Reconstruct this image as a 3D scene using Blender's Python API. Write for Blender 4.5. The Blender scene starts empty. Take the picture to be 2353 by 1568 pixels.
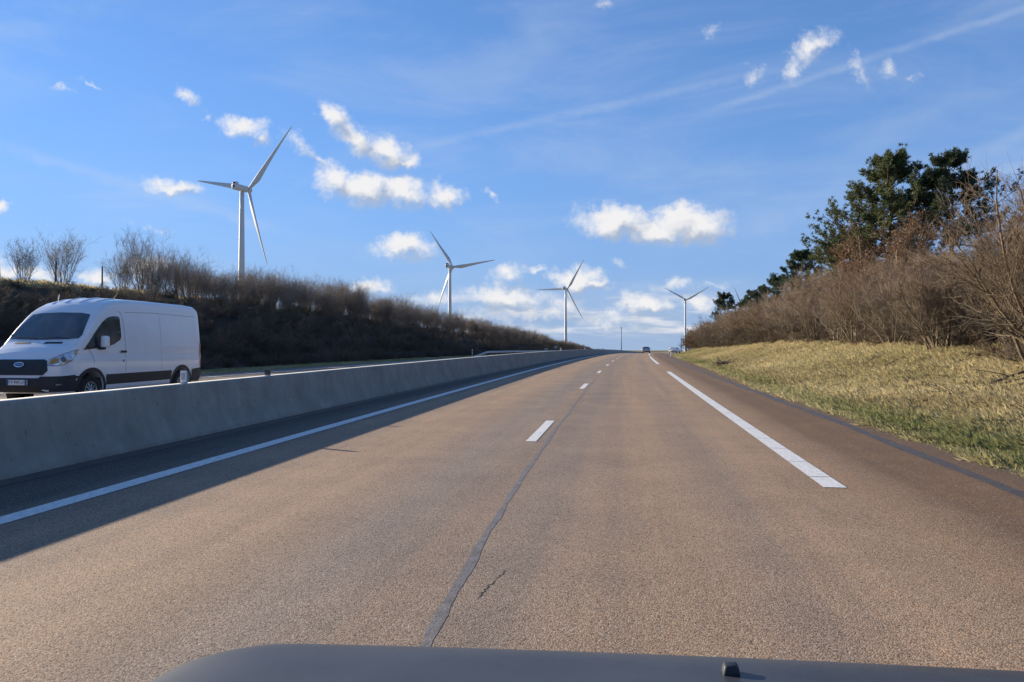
import bpy, bmesh, math, random
import numpy as np
from mathutils import Vector, Matrix, Euler
from mathutils.bvhtree import BVHTree

rng = np.random.default_rng(7)
random.seed(7)
R = math.radians
scene = bpy.context.scene
col = scene.collection

# ------------------------------------------------------------------ camera
cam_d = bpy.data.cameras.new("camera")
cam_d.lens = 26.0
cam_d.sensor_width = 36.0
cam_d.clip_start = 0.05
cam_d.clip_end = 30000
cam = bpy.data.objects.new("camera", cam_d)
cam.location = (0, 0, 1.5)
cam.rotation_euler = Euler((R(90 + 0.71), 0, R(8.45)), 'XYZ')
col.objects.link(cam)
scene.camera = cam

# ------------------------------------------------------------------ sun, exposure
SUN_AZ_FWD = 22.0                                  # degrees ahead of straight left
SUN_EL = math.degrees(math.atan(0.307 * math.cos(R(SUN_AZ_FWD))))
sun_vec = Vector((-math.cos(R(SUN_AZ_FWD)) * math.cos(R(SUN_EL)),
                  math.sin(R(SUN_AZ_FWD)) * math.cos(R(SUN_EL)), math.sin(R(SUN_EL))))
sun_d = bpy.data.lights.new("sun", 'SUN')
sun_d.energy = 5.0
sun_d.angle = R(0.55)
sun_d.color = (1.0, 0.88, 0.71)
sun = bpy.data.objects.new("sun", sun_d)
sun.rotation_euler = (-sun_vec).to_track_quat('-Z', 'Y').to_euler()
sun.location = (-30, 20, 60)
col.objects.link(sun)
vs = scene.view_settings
vs.view_transform = 'Standard'
vs.look = 'None'
vs.gamma = 1.0
vs.exposure = 1.0
scene.cycles.use_denoising = True
scene.cycles.denoiser = 'OPENIMAGEDENOISE'
scene.cycles.denoising_input_passes = 'RGB_ALBEDO_NORMAL'
scene.cycles.denoising_prefilter = 'ACCURATE'
scene.cycles.max_bounces = 5
scene.cycles.diffuse_bounces = 2
scene.cycles.glossy_bounces = 2
scene.cycles.transparent_max_bounces = 5
scene.cycles.sample_clamp_indirect = 6.0


# ------------------------------------------------------------------ node helper
class NT:
    def __init__(self, tree):
        self.t = tree
        self.n = tree.nodes
        self.l = tree.links

    def put(self, sock, v):
        if v is None:
            return
        if isinstance(v, bpy.types.NodeSocket):
            self.l.new(v, sock)
        elif isinstance(v, (tuple, list)):
            if sock.type == 'RGBA' and len(v) == 3:
                v = (*v, 1.0)
            sock.default_value = v
        else:
            sock.default_value = v

    def math(self, op, a, b=None, c=None, clamp=False):
        n = self.n.new('ShaderNodeMath')
        n.operation = op
        n.use_clamp = clamp
        self.put(n.inputs[0], a)
        self.put(n.inputs[1], b)
        self.put(n.inputs[2], c)
        return n.outputs[0]

    def vmath(self, op, a, b=None, s=None):
        n = self.n.new('ShaderNodeVectorMath')
        n.operation = op
        self.put(n.inputs[0], a)
        if b is not None:
            self.put(n.inputs[1], b)
        if s is not None:
            self.put(n.inputs['Scale'], s)
        return n.outputs['Value'] if op in ('DOT_PRODUCT', 'LENGTH', 'DISTANCE') else n.outputs[0]

    def mix(self, f, a, b, blend='MIX'):
        n = self.n.new('ShaderNodeMix')
        n.data_type = 'RGBA'
        n.blend_type = blend
        n.clamp_factor = True
        self.put(n.inputs[0], f)
        self.put(n.inputs[6], a)
        self.put(n.inputs[7], b)
        return n.outputs[2]

    def noise(self, vec, scale, detail=3, rough=0.5, color=False, dist=0.0):
        n = self.n.new('ShaderNodeTexNoise')
        self.put(n.inputs['Vector'], vec)
        n.inputs['Scale'].default_value = scale
        n.inputs['Detail'].default_value = detail
        n.inputs['Roughness'].default_value = rough
        n.inputs['Distortion'].default_value = dist
        return n.outputs['Color' if color else 'Fac']

    def voro(self, vec, scale, feature='F1', out='Color'):
        n = self.n.new('ShaderNodeTexVoronoi')
        n.feature = feature
        self.put(n.inputs['Vector'], vec)
        n.inputs['Scale'].default_value = scale
        return n.outputs[out]

    def ramp(self, f, stops, interp='LINEAR'):
        n = self.n.new('ShaderNodeValToRGB')
        n.color_ramp.interpolation = interp
        e = n.color_ramp.elements
        while len(e) > 1:
            e.remove(e[-1])
        e[0].position = stops[0][0]
        e[0].color = (*stops[0][1], 1)
        for p, c in stops[1:]:
            k = e.new(p)
            k.color = (*c, 1)
        self.put(n.inputs[0], f)
        return n.outputs[0]

    def mapr(self, v, a, b, c=0.0, d=1.0, smooth=False):
        n = self.n.new('ShaderNodeMapRange')
        n.interpolation_type = 'SMOOTHSTEP' if smooth else 'LINEAR'
        self.put(n.inputs[0], v)
        n.inputs[1].default_value = a
        n.inputs[2].default_value = b
        n.inputs[3].default_value = c
        n.inputs[4].default_value = d
        return n.outputs[0]

    def sep(self, v):
        n = self.n.new('ShaderNodeSeparateXYZ')
        self.put(n.inputs[0], v)
        return n.outputs

    def comb(self, x, y, z=0.0):
        n = self.n.new('ShaderNodeCombineXYZ')
        self.put(n.inputs[0], x)
        self.put(n.inputs[1], y)
        self.put(n.inputs[2], z)
        return n.outputs[0]

    def bump(self, h, strength=0.5, dist=0.01):
        n = self.n.new('ShaderNodeBump')
        n.inputs['Strength'].default_value = strength
        n.inputs['Distance'].default_value = dist
        self.put(n.inputs['Height'], h)
        return n.outputs[0]


# ------------------------------------------------------------------ world: sky with clouds
def build_world():
    w = bpy.data.worlds.new("World")
    scene.world = w
    w.use_nodes = True
    t = NT(w.node_tree)
    t.n.clear()
    out = t.n.new('ShaderNodeOutputWorld')
    sky = t.n.new('ShaderNodeTexSky')
    sky.sky_type = 'NISHITA'
    sky.sun_disc = False
    sky.sun_elevation = R(SUN_EL)
    sky.sun_rotation = math.atan2(sun_vec.x, sun_vec.y)
    sky.altitude = 300
    sky.air_density = 1.0
    sky.dust_density = 0.0
    sky.ozone_density = 4.0
    skyc = sky.outputs[0]
    hs = t.n.new('ShaderNodeHueSaturation')
    hs.inputs['Saturation'].default_value = SKY_SAT
    t.put(hs.inputs['Color'], skyc)
    skyc = t.mix(1.0, hs.outputs[0], SKY_TINT, 'MULTIPLY')
    tc = t.n.new('ShaderNodeTexCoord')
    D = tc.outputs['Generated']
    th = R(8.45)
    B = (-math.sin(th), math.cos(th), 0)
    Rr = (math.cos(th), math.sin(th), 0)
    db = t.vmath('DOT_PRODUCT', D, B)
    dr = t.vmath('DOT_PRODUCT', D, Rr)
    dz = t.sep(D)[2]
    dbc = t.math('MAXIMUM', db, 0.15)
    u = t.math('DIVIDE', dr, dbc)
    v = t.math('DIVIDE', dz, dbc)
    P = t.comb(u, v, 0.0)

    # pale lower air
    elp = t.math('MAXIMUM', dz, 0.0)
    hz1 = t.math('MULTIPLY', t.math('EXPONENT', t.math('MULTIPLY', elp, -2.6)), 0.88)
    skyc = t.mix(hz1, skyc, AIR_C)
    hzf = t.math('MULTIPLY', t.math('EXPONENT', t.math('MULTIPLY', elp, -13.0)), 0.95)
    skyc = t.mix(hzf, skyc, HAZE_C)

    # cumulus: centre (deg-like tangent units x1000), half sizes, rotation, weight
    K = 1 / 1700.0
    blobs = [
        (768, 268, 52, 26, -42, 1.0), (820, 318, 58, 30, -42, 1.0), (885, 352, 66, 34, -25, 1.0), (935, 372, 30, 18, 0, .8),
        (765, 412, 46, 40, -25, 1.0), (835, 432, 78, 38, -5, 1.1), (920, 440, 66, 34, -6, 1.0), (1018, 450, 46, 30, 8, .9),
        (560, 290, 58, 22, -10, .8), (600, 312, 26, 20, -50, .6), (690, 335, 50, 20, -40, .55), (738, 372, 26, 14, -40, .5),
        (430, 224, 38, 18, -42, .6), (472, 268, 14, 10, -40, .45), (392, 425, 66, 21, -10, .95),
        (930, 566, 66, 30, -3, 1.0), (905, 580, 36, 18, 0, .8),
        (1415, 508, 92, 40, -4, 1.15), (1500, 535, 90, 30, -8, 1.1), (1580, 520, 96, 46, -4, 1.15), (1560, 492, 60, 26, 0, 1.0),
        (1325, 640, 62, 30, -8, 1.0), (1365, 652, 40, 14, -8, .9),
        (845, 660, 54, 22, 0, .8), (1160, 634, 40, 24, 15, .7), (1227, 616, 36, 9, 0, .6), (1422, 607, 24, 10, -35, .4),
        (1545, 645, 52, 16, 10, .55), (1640, 650, 46, 10, 0, .4),
        (1155, 684, 96, 30, -4, .95), (1300, 700, 60, 30, 0, .6), (1480, 700, 74, 26, -2, .9), (1610, 695, 46, 24, 0, .7), (1010, 690, 44, 22, 0, .55),
        (1200, 722, 150, 22, 0, .7), (1420, 735, 150, 22, 0, .5),
        (8, 612, 50, 24, -20, .9), (90, 634, 60, 20, -10, .8), (225, 636, 36, 22, 0, .9), (335, 610, 52, 26, 10, .9), (-10, 480, 24, 22, 0, .8),
        (140, 195, 28, 9, -8, .45), (205, 186, 34, 8, -35, .4), (1127, 448, 24, 9, -30, .45), (350, 528, 60, 8, -8, .3),
        (1870, 100, 62, 34, 35, .72), (1826, 150, 20, 40, -18, .5), (1985, 155, 18, 48, 25, .48), (2048, 152, 17, 30, 10, .45),
        (1735, 170, 24, 30, 10, .42), (1640, 65, 20, 16, 0, .35), (1390, 10, 24, 12, 0, .35), (2095, 183, 24, 10, 10, .3),
    ]

    # fractal warp of the sky plane, shared by all cumulus lobes
    w1 = t.vmath('SUBTRACT', t.noise(P, 22, 3, 0.55, color=True), (0.5, 0.5, 0.5))
    q = t.vmath('ADD', P, t.vmath('SCALE', w1, s=0.040))
    w2 = t.vmath('SUBTRACT', t.noise(P, 90, 3, 0.6, color=True), (0.5, 0.5, 0.5))
    q = t.vmath('ADD', q, t.vmath('SCALE', w2, s=0.014))
    q = t.vmath('MULTIPLY', q, (1, 1, 0))
    qs = t.vmath('ADD', q, (-0.013, 0.017, 0))                 # a step towards the sun
    n0 = t.math('SUBTRACT', t.noise(P, 62, 8, 0.64), 0.5)
    rel = t.math('SUBTRACT', t.noise(P, 34, 4, 0.5), t.noise(t.vmath('ADD', P, (-0.010, 0.014, 0)), 34, 4, 0.5))
    lit0 = t.math('ADD', 0.56, t.math('MULTIPLY', rel, 0.9))

    def lobes(pv, lst):
        F = None
        for (x, y, a, b, rot, wt) in lst:
            m = t.n.new('ShaderNodeMapping')
            m.vector_type = 'TEXTURE'
            m.inputs['Location'].default_value = ((x - 1176.5) * K, (805 - y) * K, 0)
            m.inputs['Rotation'].default_value = (0, 0, R(rot))
            m.inputs['Scale'].default_value = (a * K * 1.32, b * K * 1.34, 1)
            t.l.new(pv, m.inputs['Vector'])
            ln = t.vmath('LENGTH', m.outputs[0])
            f = t.math('MULTIPLY_ADD', ln, -wt, wt)
            F = f if F is None else t.math('SMOOTH_MAX', F, f, 0.12)
        return F

    def cumulus(base, lst):
        F0, Fs = lobes(q, lst), lobes(qs, lst)
        cov = t.mapr(t.math('ADD', F0, n0), 0.0, 0.80, 0, 0.97, True)
        lit = t.math('ADD', lit0, t.math('MULTIPLY', t.math('SUBTRACT', F0, Fs), 1.6), clamp=True)
        return t.mix(cov, base, t.mix(lit, CLOUD_SHADE, CLOUD_LIT))

    # hazy stratocumulus belt low over the horizon, all the way round
    el = t.math('ARCSINE', dz)
    hz = t.vmath('NORMALIZE', t.vmath('MULTIPLY', D, (1, 1, 0)))
    bp = t.vmath('ADD', t.vmath('SCALE', hz, s=9.0), t.comb(0.0, 0.0, t.math('MULTIPLY', el, 60.0)))
    bn = t.noise(bp, 1.0, 6, 0.58)
    bmask = t.math('MULTIPLY', t.mapr(el, 0.004, 0.03, 0, 1, True), t.mapr(el, 0.045, 0.095, 1, 0, True))
    bcov = t.math('MULTIPLY', t.mapr(bn, 0.46, 0.68, 0, 0.75, True), bmask)
    bn2 = t.noise(t.vmath('ADD', bp, (0.06, -0.04, 0.5)), 1.0, 5, 0.55)
    bl = t.math('ADD', 0.5, t.math('MULTIPLY', t.math('SUBTRACT', bn, bn2), 3.0), clamp=True)
    belt_c = t.mix(bl, CLOUD_SHADE, CLOUD_LIT)

    # cirrus veil and spreading vapour trails (great circles)
    def trail(x0, y0, x1, y1, width, wt, soft0, soft1):
        ax, ay, bx, by = ((x0 - 1176.5) * K, (805 - y0) * K, (x1 - 1176.5) * K, (805 - y1) * K)
        L = math.hypot(bx - ax, by - ay)
        dx, dy = (bx - ax) / L, (by - ay) / L
        al = t.math('SUBTRACT', t.vmath('DOT_PRODUCT', P, (dx, dy, 0)), ax * dx + ay * dy)
        ac = t.math('SUBTRACT', t.vmath('DOT_PRODUCT', P, (-dy, dx, 0)), -ax * dy + ay * dx)
        ac = t.math('ADD', ac, t.math('MULTIPLY', t.math('SUBTRACT', nz_t, 0.5), width * K * 1.4))
        c = t.mapr(t.math('ABSOLUTE', ac), 0.0, width * K, 1, 0, True)
        e = t.math('MULTIPLY', t.mapr(al, -soft0 * K, soft0 * K, 0, 1, True), t.mapr(al, L - soft1 * K, L + soft1 * K, 1, 0, True))
        return t.math('MULTIPLY', t.math('MULTIPLY', c, e), wt)
    nz_t = t.noise(P, 24, 5, 0.6)
    tr = None
    for a in ((960, 335, 1800, 155, 16, .24, 60, 80), (1640, 250, 2500, -30, 15, .26, 90, 60), (0, 335, 640, 530, 24, .30, 80, 120),
              (2150, 410, 2420, 268, 26, .22, 40, 60), (2120, 440, 2420, 362, 26, .24, 40, 60), (1700, 520, 2000, 430, 60, .16, 120, 120),
              (700, 560, 1060, 610, 40, .12, 100, 100)):
        x = trail(*a)
        tr = x if tr is None else t.math('MAXIMUM', tr, x)
    cirp = t.vmath('MULTIPLY', D, (2.2, 3.6, 9.0))
    cir = t.mapr(t.noise(cirp, 1.3, 6, 0.6, dist=0.5), 0.42, 0.78, 0, 0.24, True)
    veil = t.math('ADD', cir, t.math('MULTIPLY', tr, t.mapr(nz_t, 0.25, 0.6, 0.25, 0.75)), clamp=True)
    c = t.mix(veil, skyc, CIRRUS)
    c = t.mix(bcov, c, belt_c)

    # the sky is evaluated in sectors so that each only weighs its own clouds
    def background(colour):
        n = t.n.new('ShaderNodeBackground')
        n.inputs['Strength'].default_value = SKY_STRENGTH
        t.l.new(colour, n.inputs['Color'])
        return n.outputs[0]

    def switch(f, lo, hi):
        n = t.n.new('ShaderNodeMixShader')
        t.l.new(f, n.inputs[0])
        t.l.new(lo, n.inputs[1])
        t.l.new(hi, n.inputs[2])
        return n.outputs[0]

    def sector(x0, x1):
        lst = [k_ for k_ in blobs if x0 - 1.35 * max(k_[2], k_[3]) - 100 < k_[0] < x1 + 1.35 * max(k_[2], k_[3]) + 100]
        return background(cumulus(c, lst))

    def right_of(x):
        return t.math('GREATER_THAN', u, (x - 1176.5) * K)
    left = switch(right_of(640), sector(-400, 640), sector(640, 1095))
    right = switch(right_of(1600), sector(1095, 1600), sector(1600, 2700))
    front = switch(right_of(1095), left, right)
    ahead = t.math('MULTIPLY', t.math('GREATER_THAN', db, 0.55), t.math('GREATER_THAN', dz, 0.0))
    t.l.new(switch(ahead, background(c), front), out.inputs[0])


SKY_STRENGTH = 0.10
SKY_SAT = 1.12
SKY_TINT = (1.12, 0.91, 0.96)
AIR_C = (0.80, 1.78, 3.85)
HAZE_C = (1.62, 2.30, 3.35)
CLOUD_LIT = (4.55, 4.5, 4.5)
CLOUD_SHADE = (2.2, 2.5, 3.05)
CIRRUS = (3.0, 3.4, 4.1)
build_world()


# ------------------------------------------------------------------ mesh helpers
def mesh_np(name, V, quads=None, tris=None, smooth=False):
    me = bpy.data.meshes.new(name)
    V = np.asarray(V, dtype=np.float32).reshape(-1, 3)
    idx, tot = [], []
    if quads is not None and len(quads):
        q = np.asarray(quads, dtype=np.int32).reshape(-1, 4)
        idx.append(q.ravel())
        tot.append(np.full(len(q), 4, np.int32))
    if tris is not None and len(tris):
        q = np.asarray(tris, dtype=np.int32).reshape(-1, 3)
        idx.append(q.ravel())
        tot.append(np.full(len(q), 3, np.int32))
    idx = np.concatenate(idx)
    tot = np.concatenate(tot)
    me.vertices.add(len(V))
    me.vertices.foreach_set('co', V.ravel())
    me.loops.add(len(idx))
    me.loops.foreach_set('vertex_index', idx)
    me.polygons.add(len(tot))
    st = np.concatenate([[0], np.cumsum(tot)[:-1]]).astype(np.int32)
    me.polygons.foreach_set('loop_start', st)
    me.polygons.foreach_set('loop_total', tot)
    me.update(calc_edges=True)
    me.validate()
    if smooth:
        me.polygons.foreach_set('use_smooth', np.ones(len(tot), bool))
    return me


def link(name, me, mat=None, parent=None, loc=(0, 0, 0), rot=(0, 0, 0), scale=None):
    o = bpy.data.objects.new(name, me)
    if me is not None and mat is not None and len(me.materials) == 0:
        me.materials.append(mat)
    col.objects.link(o)
    o.location = loc
    o.rotation_euler = rot
    if scale is not None:
        o.scale = scale if hasattr(scale, '__len__') else (scale,) * 3
    if parent is not None:
        o.parent = parent
    return o


def tag(o, label=None, cat=None, group=None, kind=None):
    if label:
        o['label'] = label
    if cat:
        o['category'] = cat
    if group:
        o['group'] = group
    if kind:
        o['kind'] = kind
    return o


def empty(name, loc=(0, 0, 0), rz=0.0):
    o = bpy.data.objects.new(name, None)
    o.empty_display_size = 0.3
    col.objects.link(o)
    o.location = loc
    o.rotation_euler = (0, 0, rz)
    return o


def bm_mesh(name, bm, smooth=False, bevel=0.0, seg=2):
    if bevel > 0:
        bmesh.ops.bevel(bm, geom=bm.edges[:], offset=bevel, segments=seg, affect='EDGES', profile=0.5)
    me = bpy.data.meshes.new(name)
    bm.to_mesh(me)
    bm.free()
    if smooth:
        for p in me.polygons:
            p.use_smooth = True
    return me


def box_mesh(name, sx, sy, sz, cx=0, cy=0, cz=0, bevel=0.0, smooth=False):
    bm = bmesh.new()
    bmesh.ops.create_cube(bm, size=1.0)
    for v in bm.verts:
        v.co = Vector((v.co.x * sx + cx, v.co.y * sy + cy, v.co.z * sz + cz))
    return bm_mesh(name, bm, smooth, bevel)


def lathe(name, prof, n=24, axis='z', smooth=True):
    """prof: list of (radius, height)"""
    V, Q = [], []
    m = len(prof)
    for i in range(n):
        a = 2 * math.pi * i / n
        for r, h in prof:
            x, y, z = r * math.cos(a), r * math.sin(a), h
            V.append((x, y, z) if axis == 'z' else ((x, z, y) if axis == 'y' else (z, x, y)))
    for i in range(n):
        j = (i + 1) % n
        for k in range(m - 1):
            Q.append((i * m + k, j * m + k, j * m + k + 1, i * m + k + 1))
    me = mesh_np(name, V, Q, smooth=smooth)
    bm = bmesh.new()
    bm.from_mesh(me)
    bmesh.ops.remove_doubles(bm, verts=bm.verts, dist=1e-5)
    bmesh.ops.recalc_face_normals(bm, faces=bm.faces)
    bm.to_mesh(me)
    bm.free()
    if smooth:
        for p in me.polygons:
            p.use_smooth = True
    return me


def norm(a):
    return a / np.maximum(np.linalg.norm(a, axis=-1, keepdims=True), 1e-9)


def tubes(P, Rd, k=3):
    """P (N,m,3), Rd (N,m) -> verts, quads"""
    N, m, _ = P.shape
    T = np.empty_like(P)
    T[:, 1:-1] = P[:, 2:] - P[:, :-2]
    T[:, 0] = P[:, 1] - P[:, 0]
    T[:, -1] = P[:, -1] - P[:, -2]
    T = norm(T)
    ref = np.where(np.abs(T[:, :, 2:3]) > 0.9, np.array([1.0, 0, 0]), np.array([0, 0, 1.0]))
    U = norm(np.cross(T, ref))
    W = np.cross(T, U)
    ang = np.arange(k) * 2 * np.pi / k
    ring = P[:, :, None, :] + Rd[:, :, None, None] * (U[:, :, None, :] * np.cos(ang)[None, None, :, None] + W[:, :, None, :] * np.sin(ang)[None, None, :, None])
    V = ring.reshape(-1, 3)
    base = (np.arange(N) * m * k)[:, None, None]
    i = (np.arange(m - 1) * k)[None, :, None]
    j = np.arange(k)[None, None, :]
    j2 = (j + 1) % k
    a = base + i + j
    b = base + i + j2
    Q = np.stack([a, b, b + k, a + k], axis=-1).reshape(-1, 4)
    return V, Q


class Geo:
    def __init__(self):
        self.V, self.Q, self.T, self.n = [], [], [], 0

    def add(self, V, Q=None, T=None):
        V = np.asarray(V, dtype=np.float32).reshape(-1, 3)
        if Q is not None and len(Q):
            self.Q.append(np.asarray(Q) + self.n)
        if T is not None and len(T):
            self.T.append(np.asarray(T) + self.n)
        self.V.append(V)
        self.n += len(V)

    def tube(self, pts, rad, k=6):
        P = np.asarray(pts, dtype=float)[None]
        r = np.broadcast_to(np.asarray(rad, dtype=float), (P.shape[1],))[None]
        self.add(*tubes(P, r, k))

    def box(self, c, s, M=None):
        c = np.asarray(c, float)
        s = np.asarray(s, float) / 2
        v = np.array([[x, y, z] for x in (-1, 1) for y in (-1, 1) for z in (-1, 1)], float) * s
        if M is not None:
            v = v @ np.asarray(M.to_3x3()).T
        v = v + c
        self.add(v, [(0, 1, 3, 2), (4, 6, 7, 5), (0, 4, 5, 1), (2, 3, 7, 6), (0, 2, 6, 4), (1, 5, 7, 3)])

    def mesh(self, name, smooth=False):
        return mesh_np(name, np.concatenate(self.V), np.concatenate(self.Q) if self.Q else None,
                       np.concatenate(self.T) if self.T else None, smooth)


# ------------------------------------------------------------------ materials
def new_mat(name):
    m = bpy.data.materials.new(name)
    m.use_nodes = True
    t = NT(m.node_tree)
    b = t.n['Principled BSDF']
    return m, t, b


def mat(name, c, rough=0.6, var=0.12, scale=4.0, bump=0.0, bscale=40.0, metal=0.0, spec=0.5, coat=0.0, c2=None, obj_var=0.0, emit=None):
    m, t, b = new_mat(name)
    tc = t.n.new('ShaderNodeTexCoord').outputs['Object']
    n = t.noise(tc, scale, 5, 0.6)
    lo = tuple(max(0, x * (1 - var)) for x in c)
    hi = c2 if c2 else tuple(x * (1 + var) for x in c)
    cc = t.mix(t.mapr(n, 0.3, 0.7), lo, hi)
    if obj_var:
        oi = t.n.new('ShaderNodeObjectInfo').outputs['Random']
        hs = t.n.new('ShaderNodeHueSaturation')
        t.put(hs.inputs['Value'], t.mapr(oi, 0, 1, 1 - obj_var, 1 + obj_var))
        t.put(hs.inputs['Saturation'], t.mapr(t.math('FRACT', t.math('MULTIPLY', oi, 7.3)), 0, 1, 1 - obj_var * .8, 1 + obj_var * .8))
        t.put(hs.inputs['Color'], cc)
        cc = hs.outputs[0]
    t.put(b.inputs['Base Color'], cc)
    b.inputs['Roughness'].default_value = rough
    b.inputs['Metallic'].default_value = metal
    b.inputs['Specular IOR Level'].default_value = spec
    b.inputs['Coat Weight'].default_value = coat
    b.inputs['Coat Roughness'].default_value = 0.05
    if bump:
        t.put(b.inputs['Normal'], t.bump(t.noise(tc, bscale, 4, 0.6), bump, 0.02))
    return m


def ground_mat():
    m, t, b = new_mat('grassy_ground')
    g = t.n.new('ShaderNodeNewGeometry').outputs['Position']
    n1 = t.noise(g, 0.35, 5, 0.6)
    n2 = t.noise(g, 3.0, 5, 0.65)
    n3 = t.noise(g, 22.0, 4, 0.7)
    dry = t.mix(t.mapr(n2, .3, .7), (0.24, 0.185, 0.095), (0.38, 0.305, 0.165))
    green = t.mix(t.mapr(n2, .3, .7), (0.075, 0.088, 0.030), (0.120, 0.130, 0.045))
    c = t.mix(t.mapr(n1, .48, .62), dry, green)
    c = t.mix(t.mapr(n3, .52, .72, 0, .7), c, (0.062, 0.046, 0.030))
    at = t.n.new('ShaderNodeAttribute')
    at.attribute_name = 'litter'
    lit_ = t.math('MULTIPLY', at.outputs['Fac'], t.mapr(n2, .25, .5, .75, 1.0))
    c = t.mix(lit_, c, t.mix(t.mapr(n3, .3, .7), (0.050, 0.040, 0.030), (0.095, 0.075, 0.054)))
    t.put(b.inputs['Base Color'], c)
    b.inputs['Roughness'].default_value = 0.95
    b.inputs['Specular IOR Level'].default_value = 0.15
    t.put(b.inputs['Normal'], t.bump(t.math('ADD', n3, n2), 0.9, 0.08))
    return m


def road_mat(name, stops, x0, x1, grain=1.0):
    """UV holds (lateral metres, metres along); stops is the colour across the carriageway"""
    m, t, b = new_mat(name)
    uv = t.n.new('ShaderNodeTexCoord').outputs['UV']
    s = t.sep(uv)
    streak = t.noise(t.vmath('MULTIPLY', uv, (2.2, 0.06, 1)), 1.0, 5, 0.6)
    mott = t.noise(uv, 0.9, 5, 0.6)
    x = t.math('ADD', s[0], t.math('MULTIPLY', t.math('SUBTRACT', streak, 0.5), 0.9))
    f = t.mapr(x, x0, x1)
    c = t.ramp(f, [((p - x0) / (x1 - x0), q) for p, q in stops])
    c = t.mix(1.0, c, t.ramp(t.mapr(streak, .3, .7), [(0, (.86, .87, .89)), (1, (1.12, 1.09, 1.06))]), 'MULTIPLY')
    c = t.mix(1.0, c, t.ramp(t.mapr(mott, .3, .7), [(0, (.86, .87, .90)), (1, (1.12, 1.10, 1.07))]), 'MULTIPLY')
    # stone chippings
    vc = t.voro(uv, 118.0)
    vs_ = t.sep(vc)
    g = t.mapr(vs_[0], 0, 1, 1 - .36 * grain, 1 + .36 * grain)
    white = t.math('GREATER_THAN', vs_[1], 0.965)
    dark = t.math('GREATER_THAN', vs_[2], 0.93)
    gg = t.comb(g, g, g)
    c = t.mix(1.0, c, gg, 'MULTIPLY')
    c = t.mix(t.math('MULTIPLY', white, .55 * grain), c, (0.50, 0.46, 0.40))
    c = t.mix(t.math('MULTIPLY', dark, .7 * grain), c, (0.035, 0.030, 0.028))
    fine = t.noise(uv, 260.0, 2, 0.6)
    c = t.mix(1.0, c, t.ramp(fine, [(0.25, (.72, .72, .72)), (0.75, (1.28, 1.28, 1.28))]), 'MULTIPLY')
    t.put(b.inputs['Base Color'], c)
    b.inputs['Roughness'].default_value = 0.88
    b.inputs['Specular IOR Level'].default_value = 0.25
    vd = t.voro(uv, 118.0, out='Distance')
    h = t.math('SUBTRACT', t.math('MULTIPLY', vs_[0], 0.5), t.math('MULTIPLY', vd, 1.0))
    t.put(b.inputs['Normal'], t.bump(h, 0.42 * grain, 0.005))
    return m


def paint_mat():
    m, t, b = new_mat('road_paint')
    g = t.n.new('ShaderNodeNewGeometry').outputs['Position']
    n = t.noise(g, 14, 6, 0.7)
    sp = t.voro(g, 75)
    c = t.mix(t.mapr(n, .35, .7), (0.57, 0.565, 0.54), (0.80, 0.785, 0.745))
    c = t.mix(t.mapr(t.sep(sp)[0], .84, 1.0, 0, .7), c, (0.25, 0.21, 0.17))
    t.put(b.inputs['Base Color'], c)
    b.inputs['Roughness'].default_value = 0.7
    t.put(b.inputs['Normal'], t.bump(t.sep(sp)[1], .25, 0.005))
    return m


def concrete_mat():
    m, t, b = new_mat('cast_concrete')
    uv = t.n.new('ShaderNodeTexCoord').outputs['Object']
    n = t.noise(uv, 1.3, 6, 0.65)
    st = t.noise(t.vmath('MULTIPLY', uv, (1, 3.0, 0.35)), 2.6, 6, 0.65)
    pit = t.noise(uv, 12, 3, 0.5)
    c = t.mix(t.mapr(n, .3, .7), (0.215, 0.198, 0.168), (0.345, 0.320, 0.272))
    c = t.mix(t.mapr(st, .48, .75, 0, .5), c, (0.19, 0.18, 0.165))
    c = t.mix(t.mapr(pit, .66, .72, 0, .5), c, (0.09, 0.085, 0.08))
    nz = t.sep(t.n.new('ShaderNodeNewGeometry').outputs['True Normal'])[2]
    sunlit_cap = t.mix(t.mapr(n, .3, .7), (0.60, 0.56, 0.47), (0.74, 0.70, 0.60))
    c = t.mix(t.mapr(nz, .80, .95), c, sunlit_cap)          # upward faces turn paler: sunlight on the cap is put into the colour
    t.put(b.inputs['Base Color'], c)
    b.inputs['Roughness'].default_value = 0.85
    t.put(b.inputs['Normal'], t.bump(t.noise(uv, 30, 5, .65), .14, .008))
    return m


def grass_mat():
    m, t, b = new_mat('grass_blades')
    g = t.n.new('ShaderNodeNewGeometry')
    at = t.n.new('ShaderNodeAttribute')
    at.attribute_name = 'tint'
    r = t.sep(at.outputs['Vector'])
    dry = t.mix(r[1], (0.34, 0.265, 0.13), (0.74, 0.62, 0.36))
    grn = t.mix(r[1], (0.135, 0.155, 0.055), (0.32, 0.325, 0.13))
    c = t.mix(r[0], dry, grn)
    t.put(b.inputs['Base Color'], c)
    b.inputs['Roughness'].default_value = 0.8
    b.inputs['Specular IOR Level'].default_value = 0.2
    tr = t.n.new('ShaderNodeBsdfTranslucent')
    t.put(tr.inputs[0], c)
    mx = t.n.new('ShaderNodeMixShader')
    mx.inputs[0].default_value = 0.35
    t.l.new(b.outputs[0], mx.inputs[1])
    t.l.new(tr.outputs[0], mx.inputs[2])
    t.l.new(mx.outputs[0], t.n['Material Output'].inputs[0])
    return m


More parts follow.
